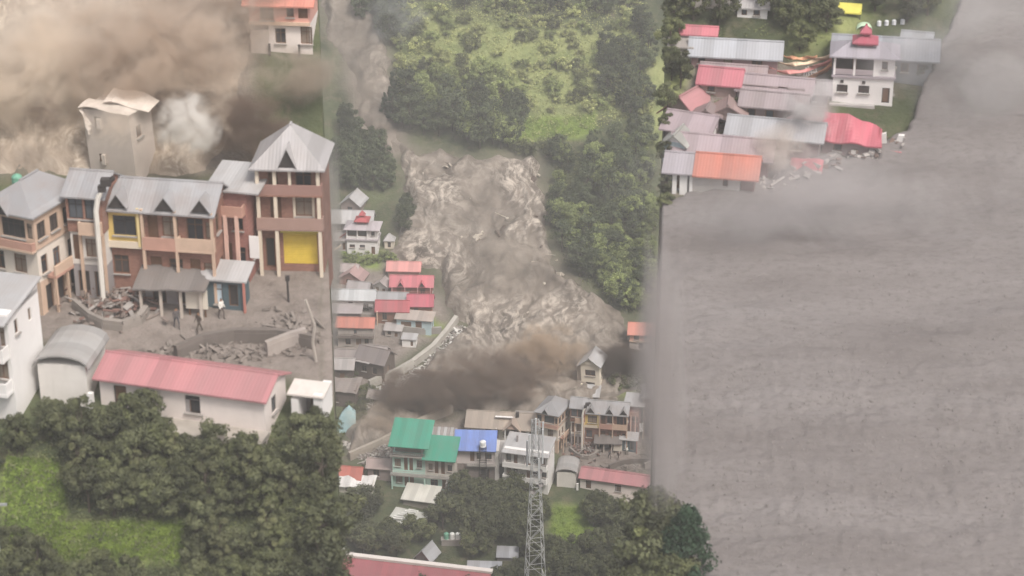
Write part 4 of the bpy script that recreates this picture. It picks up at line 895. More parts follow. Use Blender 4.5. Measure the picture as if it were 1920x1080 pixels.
# ---------------------------------------------------------------- houses on the right-hand slope, half swallowed by the mud
RG='houses above the mudflow on the right'
def rh(name,label,px,py,rot=0,cat='house'): return House(name,label,cat,px,py,rot,RG)
MW=m_wall((.46,.41,.41),.35)
h=rh('orange_roof_house','grey house with orange and grey roof and white pillars at the mud edge',1262,362,-12)
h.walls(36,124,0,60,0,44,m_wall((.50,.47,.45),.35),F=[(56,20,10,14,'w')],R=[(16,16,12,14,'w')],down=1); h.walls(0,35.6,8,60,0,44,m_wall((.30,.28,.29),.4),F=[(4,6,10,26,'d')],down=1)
for x,w_ in ((-2,8),(12,14),(30,6)): h.box('white_pillar',x,x+w_,-2,2,-10,40,WHITE)
h.roof('gx',46,150,-2,66,46,22,ORANGEROOF,10,m_wall((.45,.2,.17),.3)); h.roof('gx',-14,44,-2,66,45.2,20,m_roof((.36,.33,.36),.2),8,None,name='grey_roof')
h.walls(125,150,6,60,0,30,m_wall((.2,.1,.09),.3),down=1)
h=rh('mauve_roof_house','long low house with mauve sheet roof behind the orange roof',1262,312,-14)
h.walls(0,176,0,60,0,32,m_wall((.30,.18,.18),.4),F=[(30,10,22,16,'w'),(60,10,22,16,'w'),(92,10,26,16,'w'),(130,8,16,20,'o')],down=1,frame=DARK); h.roof('gx',-2,180,-2,64,32,22,MAUVEROOF,8,m_wall((.3,.18,.18),.4))
h=rh('gable_house','brown gabled house with mauve roof at the left of the mud',1248,262,-24)
h.walls(0,82,0,70,0,26,m_wall((.30,.24,.23),.4),F=[(50,6,14,14,'w'),(10,4,12,18,'d')],R=[(16,6,16,14,'w')],down=1); h.roof('gx',-2,84,-2,72,27,18,MAUVEROOF,9,m_wall((.3,.22,.22),.4))
h=rh('gable_house','timber gabled house with faded red roof, uppermost on the left',1244,222,-34)
h.walls(0,74,0,84,0,18,m_wall((.28,.2,.18),.4),F=[(22,4,14,12,'w')],R=[(20,4,14,12,'w')],down=1); h.roof('gy',-2,76,-2,86,18,32,m_roof((.42,.2,.21),.3),8,m_wall((.27,.22,.2),.4))
h=rh('blue_hut','small white and blue hut with weathered roof at the trees',1242,304,-22,'hut')
h.walls(0,42,0,50,0,40,m_wall((.42,.52,.55),.4),F=[(6,12,10,14,'w'),(24,4,10,24,'d')],R=[(10,12,14,14,'w')],down=1); h.roof('gy',0,42,0,52,40,14,m_roof((.33,.33,.31),.4),7,WHITE)
h=rh('pink_wall_hut','small house with pink walls and white corner pier between the gabled houses',1305,262,-8,'hut')
h.walls(0,36,0,34,0,26,m_wall((.58,.40,.40),.3),F=[(8,6,12,12,'w')],down=1); h.box('white_pier',31,37,-4,-.3,-8,30,WHITE); h.roof('shed',0,36,0,34,26,6,MAUVEROOF,4,None)
h=rh('long_red_roof_house','long house whose roof runs from red to mauve',1312,176,-15)
h.walls(0,68,0,44,0,24,m_wall((.34,.25,.23),.4),F=[(14,6,14,12,'w')],down=1); h.roof('gx',-2,74,-2,48,26,19,m_roof((.45,.15,.18),.2),6,BRICK)
h.walls(70,196,0,44,-22,16,m_wall((.38,.31,.31),.4),F=[(8,34-22,50,12,'w'),(76,20-10,18,16,'w'),(14,2,8,20,'d'),(104,6,12,16,'w')],down=1); h.roof('gx',72,206,-2,48,20,18,MAUVEROOF,6,MW,name='mauve_roof')
h=rh('grey_roof_house','house with long slate grey roof above the red to mauve roof',1296,126,-9)
h.walls(0,160,0,44,0,28,m_wall((.34,.22,.22),.4),F=[(12,8,14,14,'w'),(60,8,16,14,'w'),(112,6,20,16,'w')],L=[(8,8,12,14,'w')],down=1); h.roof('gx',-2,164,-2,50,28,20,m_roof((.38,.39,.42),.2),6,m_wall((.3,.22,.22),.4))
h=rh('pink_hut','small hut with bright pink roof at the top of the slope',1274,82,-10,'hut')
h.walls(0,68,0,26,0,22,m_wall((.66,.58,.57),.3),F=[(18,2,40,14,'o')],down=1); h.roof('gx',0,68,-2,28,22,9,m_roof((.50,.16,.19),.15),4,PINKW)
h=rh('lattice_hut','small weathered hut with dark doorway left of the pink hut',1254,112,-8,'hut')
h.walls(0,42,0,26,0,26,m_wall((.42,.38,.36),.5),F=[(10,4,10,18,'o'),(28,8,10,10,'w')],down=1); h.roof('shed',0,42,-2,28,26,6,m_roof((.36,.33,.31),.5),4,None)
h=rh('grey_slab_house','grey corrugated roof of a house half lost in smoke',1364,280,-15)
h.walls(0,170,0,60,0,34,m_wall((.34,.28,.28),.4),F=[(20,10,20,14,'w'),(70,10,20,14,'w'),(120,10,20,14,'w')],down=1); h.roof('gx',-2,174,-2,64,34,20,m_roof((.36,.36,.38),.25),6,MW)
h=rh('tin_hut','low tin hut between the mauve roofs in the smoke',1420,308,-6,'hut')
h.walls(0,50,0,30,0,18,m_wall((.5,.46,.45),.4),F=[(30,4,10,10,'w')],down=1); h.roof('shed',0,50,0,30,18,6,m_roof((.40,.34,.35),.4),4,None)
# temple house with the red pagoda turret
h=rh('temple_house','large white two storey temple with red pagoda turret above the mud',1559,190,-9,'temple')
h.walls(0,112,0,70,0,46,WHITE,F=[(8,18,20,14,'w'),(48,18,20,14,'w'),(92,2,14,28,'d')],R=[(14,12,12,20,'w'),(42,12,12,20,'w')],down=1,frame=DARK)
for x in (14,54): h.box('lamp_bracket',x,x+6,-2,-.2,36,41,DARK)
h.box('band',-3,115,-4,73,46.3,50,m_wall((.38,.33,.36),.3))
h.walls(0,112,3,70,50.3,86,WHITE,F=[(2,8,34,24,'o'),(40,8,34,24,'o'),(88,12,11,15,'w')],R=[(16,10,14,16,'w')],down=.01)
h.columns((1.5,38,75),.2,50.3,86,4,WHITE); h.box('railing',2,74,-1.5,.5,52,61,m_wall((.4,.34,.36),.3))
rf=h.roof('hip',0,112,0,72,86,18,m_roof((.38,.35,.39),.2),9); RT2=m_roof((.40,.08,.12),.1)
h.box('turret',40,70,20,50,98,106,RT2); h.roof('hip',38,72,18,52,106,10,RT2,7,name='turret_roof'); h.box('turret_neck',50,60,30,40,114,122,RT2); h.roof('hip',48,62,28,42,121,12,RT2,4,name='turret_cap')
h.box('plinth',-4,80,-12,-.3,-8,-1,m_wall((.5,.47,.46),.4))
h=rh('grey_hall','big dark hall with slate grey roof behind the temple',1566,140,-10,'building')
h.walls(0,176,0,70,0,40,m_wall((.22,.23,.25),.4),F=[(10,12,14,16,'w'),(34,12,14,16,'w'),(120,12,14,16,'w'),(150,10,14,18,'o')],R=[(20,12,16,16,'w')],down=1); h.roof('gx',-4,182,-4,74,42,22,m_roof((.30,.31,.34),.2),8,m_wall((.22,.23,.25),.4))
h=rh('slate_hut','dark roofed annex with broken white gable right of the grey hall',1690,104,-16,'hut')
h.walls(0,50,0,40,0,26,m_wall((.30,.3,.31),.4),F=[(10,6,20,12,'o')],R=[(8,6,12,12,'w')],down=1); h.roof('gx',0,50,-2,44,26,14,m_roof((.32,.33,.35),.2),6,WHITE)
# roofs collapsing into the mud
h=rh('collapsed_red_house','collapsing house with large buckled red roof sinking in mud',1540,286,-12)
h.root.rotation_euler=(math.radians(3),math.radians(6),math.radians(-12))
h.walls(0,92,0,66,0,30,m_wall((.3,.22,.22),.4),F=[(20,8,16,14,'w')],down=1); h.roof('gx',-4,100,-4,70,32,26,m_roof((.46,.105,.14),.12),6,m_wall((.4,.2,.2),.3),warp=.35)
h.box('porch_roof',100,146,10,40,18,22,m_roof((.5,.16,.18),.2)); h.box('white_pier',112,118,6,10,-6,18,WHITE)
for i,(x,wd,tl) in enumerate(((1655,13,-.15),(1677,12,.22))):
    p=P(x,283); k=1/scale_at(p); r=empty('broken_wall',p,0,('white broken wall slab leaning left beside the sunk red roof','white broken wall slab leaning right, last before open mud')[i],'wall slab',RG); m=MB().add([((-wd/2)*k,0,-1),((wd/2)*k,0,-1),((wd/2+3)*k,0,36*k),((-wd/2+4)*k,0,33*k),((-wd/2)*k,.3,-1),((wd/2)*k,.3,-1),((wd/2+3)*k,.3,36*k),((-wd/2+4)*k,.3,33*k)],BF)
    o=m.build('slab',m_wall((.75,.72,.70),.2),r,rot=(.1,tl,-.2)); MB().box(-wd/2*k,wd/2*k,-.12,-.02,12*k,15*k).build('ledge',m_wall((.6,.57,.55),.2),r,rot=(.1,tl,-.2))
h=rh('sunk_red_roof','small red roof almost swallowed by the mud',1486,330,-14,'roof'); h.walls(0,44,0,34,0,6,m_wall((.3,.2,.2),.4),down=1); h.roof('gx',-2,48,-2,36,8,16,m_roof((.45,.13,.15),.15),5,m_wall((.3,.2,.2),.4),warp=.2)
# things at the top edge
h=rh('white_cottage','small white cottage with grey roof at the top edge',1382,32,-8,'hut'); h.walls(0,56,0,30,0,22,WHITE,F=[(8,4,10,12,'w'),(30,4,12,12,'w')],down=1); h.roof('gx',0,56,-2,32,22,10,m_roof((.4,.38,.38),.3),5,WHITE)
wall_run('terrace_wall',[(1290,14),(1330,12),(1380,18)],.9,.4,m_wall((.6,.56,.52),.3),'long low white terrace wall at the top edge')
h=rh('yellow_tent','yellow and white tent canopy at the top edge',1572,30,-12,'tent'); k,kz=h.k,h.kz
h.roof('gx',0,40,0,24,10,12,m_plain((.66,.60,.12),.7,.15,name='yellow_cloth'),2,None,name='canopy',cap=False); h.columns((0,40),0,0,10,1.6,DARK); h.columns((0,40),24,0,10,1.6,DARK)
h=rh('green_tent','pale green domed tent above the grey hall',1606,58,0,'tent'); k,kz=h.k,h.kz; v=[];f=[]
for i in range(9):
    for j in range(5): a=math.pi*i/8; v.append(((15-15*math.cos(a))*k,j*5*k,(1+math.sin(a)*(13-2*abs(j-2)))*kz))
for i in range(8):
    for j in range(4): a=i*5+j; f.append((a,a+5,a+6,a+1))
put('canopy',mesh('canopy',*solid_sheet(v,f,.05),True),m_plain((.45,.58,.42),.7,.15,name='green_cloth'),h.root); MB().box(2*k,28*k,19*k,20*k,-.5,10*kz).build('back_panel',GREYW,h.root)
for i,px in enumerate((1648,1662,1676,1692)):
    p=P(px,48-i*1.0); k=1/scale_at(p); o=put('drum',tank_mesh(4.2*k,10*k),m_plain((.62,.62,.64),.5,.1,name='grey_plastic'),None,p); tag(o,('pale drum next to the green tent','second pale drum from the green tent','third pale drum from the green tent','pale drum farthest from the green tent')[i],'drum','drums above the grey hall')
# torn cloth streamers tied to the temples
def streamer(a,b,sag,wid,mat,label,la=0,lb=0,group='torn streamers'):
    A_=P(*a,centre=a[0]<1000)+Vector((0,0,la)); B_=P(*b,centre=a[0]<1000)+Vector((0,0,lb)); n=14; v=[];f=[]
    for i in range(n+1):
        u=i/n; p=A_.lerp(B_,u)-Vector((0,0,sag*4*u*(1-u)+math.sin(u*17)*.08))-A_; t=wid*(1-.5*u)*(1+.3*math.sin(u*11)); q=math.sin(u*9)*.8
        v+=[tuple(p),tuple(p+Vector((.1,math.sin(q)*t*.6,-math.cos(q)*t)))]
    f=[(2*i,2*i+2,2*i+3,2*i+1) for i in range(n)]; vv,ff=solid_sheet(v,f,.03); o=put('cloth_streamer',mesh('cloth_streamer',vv,ff,True),mat,None,A_); tag(o,label,'streamer',group)
OC=m_plain((.72,.36,.22),.8,.2,name='orange_cloth'); PKC=m_plain((.70,.30,.28),.8,.2,name='pink_cloth'); CRC=m_plain((.75,.58,.42),.8,.15,name='cream_cloth')
streamer((1557,148),(1432,150),1.2,.5,OC,'orange cloth streamer, lowest of those tied to the large temple',1.6,.6); streamer((1557,146),(1440,146),.7,.45,PKC,'pink cloth streamer, second lowest at the large temple',1.9,1.0)
streamer((1556,144),(1455,140),.4,.45,CRC,'cream cloth streamer, third from the bottom at the large temple',2.2,1.2); streamer((1530,134),(1462,118),.2,.4,OC,'orange cloth streamer, topmost near the large temple',1.5,.8)
streamer((652,470),(612,470),.8,.5,PKC,'pink cloth streamer tied to the far temple house',4.2,2.4); streamer((652,470),(614,474),1.4,.5,CRC,'cream cloth streamer tied to the far temple house',3.6,1.2)
p=P(1506,142); k=1/scale_at(p); r=empty('broken_fence',p,0,'broken white fence pickets behind the streamers','fence',RG)
for i in range(6): MB().box(i*5*k,(i*5+1.6)*k,0,.08,-.4,(14+R.uniform(-4,5))*k).build('picket',WHITE,r,rot=(0,R.uniform(-.25,.25),0))
MB().box(-1*k,28*k,.09,.14,5*k,7*k).build('rail',WHITE,r)
# dead house in the dust at upper left
h=House('ruined_tower_house','grey half destroyed house with torn white roof sheets in the dust','house',172,330,-20,None)
h.root.rotation_euler=(math.radians(1),math.radians(-2.5),math.radians(-20)); gw=m_wall((.52,.45,.40),.3)
h.walls(0,96,0,80,0,125,gw,F=[(22,92,14,20,'o'),(22,28,12,16,'o')],R=[(20,70,20,22,'w')],down=1)
k,kz=h.k,h.kz; TW=m_plain((.56,.49,.43),.7,.1,name='torn_sheet')
def torn(x,y,z,w_,d,rx,ry,rz):
    v=[];f=[];n=6
    for i in range(n+1):
        for j in range(4): v.append((w_*k*i/n,d*k*j/3,(math.sin(i*1.3+j)*.12+math.sin(i*.6)*.2)))
    for i in range(n):
        for j in range(3): a=i*4+j; f.append((a,a+4,a+5,a+1))
    put('torn_sheet',mesh('torn_sheet',*solid_sheet(v,f,.04)),TW,h.root,(x*k,y*k,z*kz),(rx,ry,rz))
torn(-6,-6,128,110,40,.1,.05,-.05); torn(40,10,136,90,50,.2,.18,.1); torn(-4,-6,124,50,12,.2,1.25,-.2); 
h.box('loose_shutter',30,38,-7,-1,92,110,TW); h.box('loose_shutter',30,37,-6,-1,26,44,TW)
h=House('cream_house','cream gabled house corner at the top edge above the dust','house',430,52,-28,None); h.walls(0,64,0,60,0,60,m_wall((.74,.66,.55),.2),F=[(18,34,16,18,'w')],R=[(14,30,16,18,'w')],down=1); h.roof('gx',0,64,-2,62,60,20,m_roof((.5,.45,.42),.3),6,CREAM)
r=House('water_tank','green water tank on a stand behind the corner house roof','water tank',42,432,0); k=r.k; MB().box(-9*k,9*k,-9*k,9*k,-1,88*k).build('stand',CONC,r.root); put('tank',tank_mesh(10*k,26*k),m_plain((.16,.36,.26),.5,.1,name='green_plastic2'),r.root,(0,0,88.1*k))
p=P(5,1100); m=MB().bar((0,0,-1),(0,0,7.2),.13,.1,8); r=empty('utility_pole',p,0,'grey utility pole at the left edge beside the orchard grass','pole'); m.build('pole',m_wall((.5,.5,.48),.3),r); MB().box(-.1,.9,-.06,.06,6.2,6.35).build('crossarm',STEEL,r)

# more roofs packed between the others
def rc(name,label,px,py,w_,d,z,kind,r_,wall,roof,rot=-5,F=(),cat='house'):
    h=rh(name,label,px,py,rot,cat); h.walls(0,w_,0,d,0,z,wall,F=F,down=1); h.roof(kind,-2,w_+2,-2,d+2,z,r_,roof,6,wall); return h
BW=m_wall((.25,.19,.18),.45)
rc('brown_roof_house','brown walled house with dull mauve roof below the red to mauve roof',1390,226,116,44,34,'gx',17,BW,m_roof((.30,.25,.26),.5),-15,[(10,8,16,16,'w'),(44,8,16,16,'w'),(84,6,14,20,'d')])
rc('brown_roof_house','low house with rusty brown roof left of the smoke',1332,236,62,40,24,'gy',18,BW,m_roof((.31,.22,.21),.6),-8,[(12,6,12,12,'w'),(38,4,10,16,'d')])
rc('brown_roof_house','narrow mauve roofed house between the slate and red roofs',1318,148,112,26,16,'gx',11,BW,m_roof((.34,.27,.28),.5),-12,[(14,4,12,9,'w')])
rc('brown_roof_house','small red brown roofed house beside the smoke column',1470,246,62,30,20,'gy',17,BW,m_roof((.36,.19,.19),.5),-24,[(14,4,12,12,'w')])
rc('brown_roof_house','grey roofed shed joined to the right of the red to mauve roof',1505,196,46,34,26,'gx',15,m_wall((.36,.32,.31),.4),m_roof((.34,.31,.32),.5),-7,[(12,6,12,12,'w')],'shed')
rc('brown_roof_house','dark roofed shed behind the pink wall hut',1300,238,46,30,24,'gy',13,BW,m_roof((.26,.2,.2),.5),-16,[(14,6,12,10,'w')],'shed')
rubble('mud_debris',1560,315,0,0,170,.7,[m_plain((.16,.11,.09),.9,.3,name='wet_timber'),m_plain((.36,.33,.31),.9,.3,name='bent_sheet')],'broken timber and sheets caught at the mud edge below the roofs',.9,[(1420,352),(1500,325),(1640,280),(1700,262),(1706,285),(1600,318),(1500,352),(1430,372)])

# ---------------------------------------------------------------- planting
LM=[(660,940,'near the crumpled white roof'),(780,930,'near the plain white roof'),(755,970,'by the striped roof'),(930,930,'below the blue roof'),(1100,940,'below the valley pink roof'),(848,1010,'by the three tanks'),(1003,1060,'by the mast'),(1200,1020,'at the conifers'),(1090,990,'by the clearing'),(950,1060,'by the grey huts'),(690,1040,'by the pink hall roof'),
    (60,930,'by the far left meadow'),(220,1020,'by the meadow strip'),(430,830,'below the slab roof'),(200,840,'below the pink roof'),(560,850,'below the broken hut'),(450,960,'in the thick of it'),(560,1040,'at its right corner'),(300,1100,'at the bottom edge'),
    (740,200,'by the cypress'),(850,270,'at the flood edge'),(950,250,'by the terrace field'),(1060,350,'near the flood bend'),(1200,300,'near the mud houses'),(1100,480,'halfway down'),(1200,560,'at its lower end'),(1170,120,'on the right side'),(1000,100,'in the middle'),(820,60,'on the left side'),(1000,10,'at the top'),(680,380,'over the temple'),(740,430,'at the water'),(660,260,'higher up')]
def landmark(px,py): return min(LM,key=lambda q:math.hypot(q[0]-px,q[1]-py))[2]
KEEP+=[(728,798,856,888),(852,812,950,884),(945,812,1046,892),(1022,812,1046,920),(1043,862,1085,900),(1085,876,1228,915),(1150,900,1225,932),(750,908,825,930),(715,938,795,970),(828,994,866,1014),(775,1020,812,1042),(932,1025,970,1044),(875,1050,940,1072),(612,880,712,912),(685,858,735,885),(612,1046,860,1080),(603,1016,652,1034),
       (1085,655,1140,735),(1172,585,1260,660),(1060,740,1230,870),
       (75,630,172,735),(185,660,545,740),(335,740,545,800),(540,712,612,775),(0,480,75,780),(0,230,612,640),(10,872,112,985),(110,985,340,1035),
       (640,360,745,480),(612,495,820,700),
       (1240,70,1760,372)]
DK=m_leaf((.088,.102,.060),.5); MD=m_leaf((.112,.132,.068),.5); LT=m_leaf((.21,.26,.11),.4); YG=m_leaf((.36,.40,.18),.35); BL=m_leaf((.076,.100,.060),.5); PINE=m_leaf((.025,.05,.03),.35)
tree_kind('orchard',8,4.2,2.1,.9,'round',22,90,.34,DK,.14)
tree_kind('orchard_light',4,3.6,1.9,.7,'round',26,90,.32,MD,.13)
tree_kind('near',9,3.6,1.5,.5,'round',24,150,.2,DK,.11)
tree_kind('near_light',4,3.2,1.4,.5,'round',30,150,.2,MD,.1)
tree_kind('forest',8,8.0,2.7,1.6,'tall',32,80,.42,BL,.2)
tree_kind('forest_light',4,6.5,2.8,1.0,'round',40,80,.42,LT,.18)
tree_kind('shrub',5,2.2,1.7,.1,'round',16,70,.3,LT,.08)
tree_kind('shrub_dark',4,2.6,1.9,.1,'round',18,70,.3,MD,.08)
tree_kind('shrub_yellow',4,1.7,1.7,.05,'round',14,70,.3,YG,.06)
tree_kind('cypress',2,11,1.9,.6,'cone',46,90,.4,m_leaf((.04,.055,.04)),.2)
tree_kind('conifer',2,5.0,1.7,.5,'cone',60,130,.2,PINE,.12)
GR=[GRASS[1],GRASS[4],GRASS[5]]
tree_kind('near_tall',4,5.2,.95,.6,'tall',26,120,.18,m_leaf((.13,.145,.085),.5),.09)
for px,py,s in ((330,905,.8),(392,960,.9),(470,935,.85),(545,985,.9),(505,1060,1.0),(415,1085,1.0),(585,1075,.9),(150,905,.7),(255,915,.75),(40,1075,.6),(590,920,.8)): tree('near_tall',P(px,py),s,'slender pale olive tree in the near left orchard, '+landmark(px,py),'tree','slender near left trees','slender_tree')
# valley orchard
plant('orchard',[(640,925),(1225,925),(1228,1175),(630,1175)],150,(.8,1.25),'dark green orchard tree in the valley orchard','orchard_tree','valley orchard trees',hm=4.2,wm=1.9,gap=13,avoid=GR[:1])
plant('orchard_light',[(640,925),(1225,925),(1228,1175),(630,1175)],70,(.7,1.15),'lighter green orchard tree in the valley orchard','orchard_tree','lighter valley orchard trees',hm=3.6,wm=1.7,gap=14,avoid=GR[:1])
plant('orchard',[(856,932),(1010,938),(1005,985),(856,985)],22,(.8,1.15),'dark bushy tree before the valley apartment block','orchard_tree','dark trees before the white block',hm=4.2,wm=1.8,gap=10)
# near orchard at left
plant('near',[(-30,800),(622,800),(634,1190),(-30,1190)],85,(.6,1.05),'dark green bushy tree in the near left orchard','orchard_tree','near left orchard trees',hm=3.6,wm=1.3,gap=24,avoid=GR[1:])
plant('near_light',[(-30,790),(622,790),(634,1190),(-30,1190)],50,(.55,1.0),'olive green bushy tree in the near left orchard','orchard_tree','olive near left orchard trees',hm=3.2,wm=1.2,gap=24,avoid=GR[1:])
for px,py,s in ((120,838,.95),(160,845,1.0),(215,846,1.0),(270,835,.8),(95,825,.7),(560,890,1.15),(600,880,1.0),(604,940,1.2),(606,1000,1.2),(606,1060,1.2),(606,1120,1.3)): tree('near',P(px,py),s,'dark bushy tree at near left '+('hugging the long pink roofed house' if px<300 else 'below the slab roof' if px<540 else 'under the broken hut' if py<900 else 'on the orchard edge, '+('upper' if py<980 else 'middle' if py<1050 else 'lowest')),'tree','trees under the near long house','orchard_tree')
# woods either side of the flood
plant('forest',[(745,235),(800,262),(965,290),(975,230),(900,200),(760,210)],30,(.6,1.05),'tall grey green tree in the wood above the flood','forest_tree','wood above the flood',hm=8,wm=2.6,gap=13)
plant('forest_light',[(760,240),(960,280),(970,240),(800,200)],9,(.6,.95),'pale tree in the wood above the flood','forest_tree','pale trees in the wood',hm=6.5,wm=2.5,gap=20)
plant('forest_light',[(1030,300),(1225,270),(1225,400),(1040,400)],14,(.5,.8),'olive tree in the right bank wood','forest_tree','olive right bank trees',hm=6.5,wm=2.5,gap=20)
plant('forest_light',[(750,200),(960,200),(950,150),(780,150)],10,(.6,.9),'paler rounded tree in the wood above the flood','forest_tree','paler trees above the flood',hm=6.5,wm=2.5,gap=16)
plant('forest',[(1030,300),(1225,250),(1225,580),(1170,580),(1060,500),(1025,400)],60,(.5,.85),'dark tree in the right bank wood','forest_tree','right bank wood',hm=8,wm=2.5,gap=14)
plant('forest_light',[(1040,420),(1225,380),(1225,590),(1150,580)],42,(.5,.85),'bright green tree in the right bank wood','forest_tree','bright right bank trees',hm=6.5,wm=2.5,gap=16)
plant('forest',[(1130,60),(1225,60),(1225,280),(1130,260)],18,(.6,.9),'shaded tree beside the light hillside clearing','forest_tree','shaded hillside trees',hm=8,wm=2.5,gap=14)
plant('forest',[(628,300),(700,300),(765,400),(770,445),(700,410),(628,360)],34,(.5,.8),'dark tree on the left bank','forest_tree','left bank trees',hm=8,wm=2.3,gap=11)
plant('forest',[(625,225),(690,250),(740,350),(640,300)],16,(.5,.75),'grey green tree near the upper flood','forest_tree','upper left bank trees',hm=8,wm=2.3,gap=12)
tree('cypress',P(738,232),.95,'dark pointed cypress at the left edge of the wood','tree',None,'cypress_tree'); tree('cypress',P(722,225),.6,'smaller pointed cypress just left of the dark cypress','tree',None,'cypress_tree')
# light hillside scrub
HILL=[(735,-20),(1225,-20),(1225,215),(960,215),(745,130)]
plant('shrub_yellow',HILL,110,(.5,1.3),'yellow green shrub on the light hillside','shrub','yellow hillside shrubs','shrub',hm=1.7,wm=1.5,gap=9)
plant('shrub',HILL,64,(.5,1.15),'soft green shrub on the light hillside','shrub','green hillside shrubs','shrub',hm=2.2,wm=1.5,gap=10)
plant('shrub_dark',HILL,24,(.7,1.3),'dark green shrub on the light hillside','shrub','dark hillside shrubs','shrub',hm=2.6,wm=1.6,gap=12)
plant('forest',[(800,-30),(1225,-30),(1225,30),(820,20)],22,(.5,.9),'dark tree along the hilltop','forest_tree','trees at the hilltop',hm=8,wm=2.4,gap=16)
plant('forest',[(640,-20),(780,-20),(740,110),(680,60)],16,(.6,.9),'hazy tree on the upper slope','forest_tree','hazy upper slope trees',hm=8,wm=2.4,gap=14)
plant('shrub_dark',[(1060,268),(970,282),(975,292),(1030,300)],8,(.6,1.1),'dark shrub along the terrace field','shrub','terrace shrubs','shrub',hm=2.6,wm=1.5,gap=10)
plant('shrub_dark',[(1138,700),(1225,695),(1225,760),(1150,755)],14,(.5,1.0),'dark shrub behind the valley row house','shrub','shrubs behind the valley roofs','shrub',hm=2.6,wm=1.5,gap=8)
plant('shrub_dark',[(640,700),(700,735),(690,800),(640,800)],16,(.4,.8),'low shrub below the old timber houses','shrub','bank shrubs','shrub',hm=2.6,wm=1.5,gap=8)
plant('shrub',[(640,478),(740,482),(730,500),(640,500)],16,(.35,.7),'low green shrub on the temple terrace','shrub','terrace shrubs below the temple','shrub',hm=1.0,wm=1,gap=7)
plant('shrub_dark',[(640,520),(740,510),(740,700),(640,720)],14,(.3,.6),'low shrub between the left bank houses','shrub','shrubs between left bank houses','shrub',hm=.2,wm=.2,gap=9)
# right-hand slope greenery
RS=[(1236,-20),(1760,-20),(1740,130),(1690,215),(1560,290),(1440,350),(1240,385)]
for px,py,s,k_ in ((1246,396,.5,'near_light'),(1258,392,.4,'near_light'),(1246,362,.5,'near'),(1248,310,.5,'near'),(1250,250,.6,'near_light'),(1252,210,.7,'near'),(1258,150,.9,'near_light'),(1275,165,.9,'near'),(1258,95,.8,'near_light'),(1300,40,.9,'near_light'),(1264,45,.9,'near_light'),(1350,45,1.0,'near_light'),(1480,60,.8,'near_light'),(1520,40,1.2,'near_light'),(1450,30,1.1,'near'),(1500,95,.8,'near_light'),(1550,60,.9,'near'),(1382,212,.4,'near_light'),(1700,40,1.0,'near'),(1740,30,1.1,'near_light'),(1728,150,.5,'near'),(1640,20,1.0,'near'),(1540,20,1.1,'near'),(1770,-5,1.2,'near')):
    tree(k_,P(px,py),s,('olive' if 'light' in k_ else 'dark')+' green bush on the right slope '+min(((1240,390,'at the mud corner'),(1236,310,'beside the blue hut'),(1240,215,'beside the upper gabled house'),(1290,200,'behind the gabled roofs'),(1250,100,'left of the pink hut'),(1300,30,'above the pink hut'),(1380,205,'below the red to mauve roof'),(1460,40,'right of the white cottage'),(1500,95,'above the streamers'),(1545,30,'near the yellow tent'),(1640,20,'above the drums'),(1720,40,'above the dark annex'),(1728,150,'right of the temple')),key=lambda q_:math.hypot(q_[0]-px,q_[1]-py))[2],'bush','right slope bushes','bush')
tree('conifer',P(1284,1118),1.25,'tall dark conifer at the bottom edge, right of the orchard','tree',None,'conifer_tree'); tree('conifer',P(1252,1115),1.0,'shorter dark conifer beside the tall one at the bottom edge','tree',None,'conifer_tree')
for px,py,s in ((1240,1100,1.0),(1262,1130,.9),(1240,1150,1.3)): tree('near_light',P(px,py),s,'bright green bush at the foot of the conifers at the bottom edge','bush','bushes under the conifers','bush')
# undergrowth that nobody could count
def undergrowth(name,poly,n,size,leaf,mat,label,per=9):
    rnd=random.Random(n); v=[];f=[]; xs=[q[0] for q in poly]; ys=[q[1] for q in poly]; c=P(sum(xs)/len(xs),sum(ys)/len(ys)); cl=[]
    a=[P(x,y) for x,y in poly]; X=[q.x for q in a]; Y=[q.y for q in a]; pl=[(q.x,q.y) for q in a]
    while len(cl)<n:
        x,y=rnd.uniform(min(X),max(X)),rnd.uniform(min(Y),max(Y))
        if inside(pl,x,y): cl.append((x,y))
    Z=height(np.array([q[0] for q in cl]),np.array([q[1] for q in cl]))
    v,f=leafset(rnd,[(x-c.x,y-c.y,z-c.z,size*rnd.uniform(.5,1.3)) for (x,y),z in zip(cl,Z)],per,leaf); o=put(name,mesh(name,v,f),mat,None,c); tag(o,label,'undergrowth',kind='stuff')
undergrowth('hillside_grass',[(740,5),(1220,5),(1220,215),(965,280),(750,140)],2600,.9,.4,YG,'yellow green grass tufts over the light hillside')
undergrowth('hillside_grass',[(985,225),(1115,215),(1115,248),(985,268)],900,.4,.2,m_leaf((.16,.24,.05)),'short bright grass on the terrace field')
undergrowth('meadow_grass',[(12,855),(112,862),(128,1005),(12,1005)],1500,.22,.12,m_leaf((.13,.20,.04)),'bright green meadow grass at the far left')
undergrowth('meadow_grass',[(60,985),(345,975),(350,1048),(50,1050)],2600,.25,.13,m_leaf((.15,.22,.045)),'bright green meadow strip in the near left orchard')
undergrowth('meadow_grass',[(1030,955),(1092,950),(1150,1045),(1032,1048)],1100,.4,.2,m_leaf((.15,.22,.045)),'bright green clearing right of the lattice mast')
undergrowth('undergrowth',[(640,930),(1224,930),(1224,1100),(640,1100)],3000,.7,.32,DK,'dark undergrowth beneath the valley orchard')
undergrowth('undergrowth',[(0,800),(606,800),(606,1090),(0,1090)],2600,.4,.2,MD,'dark undergrowth beneath the near left orchard')
undergrowth('undergrowth',[(1040,290),(1224,260),(1224,590),(1160,580),(1060,500)],2200,.9,.4,MD,'undergrowth in the wood on the right bank')
undergrowth('undergrowth',[(1236,20),(1560,20),(1560,200),(1240,370)],2400,.35,.2,MD,'weeds between the houses on the right slope')

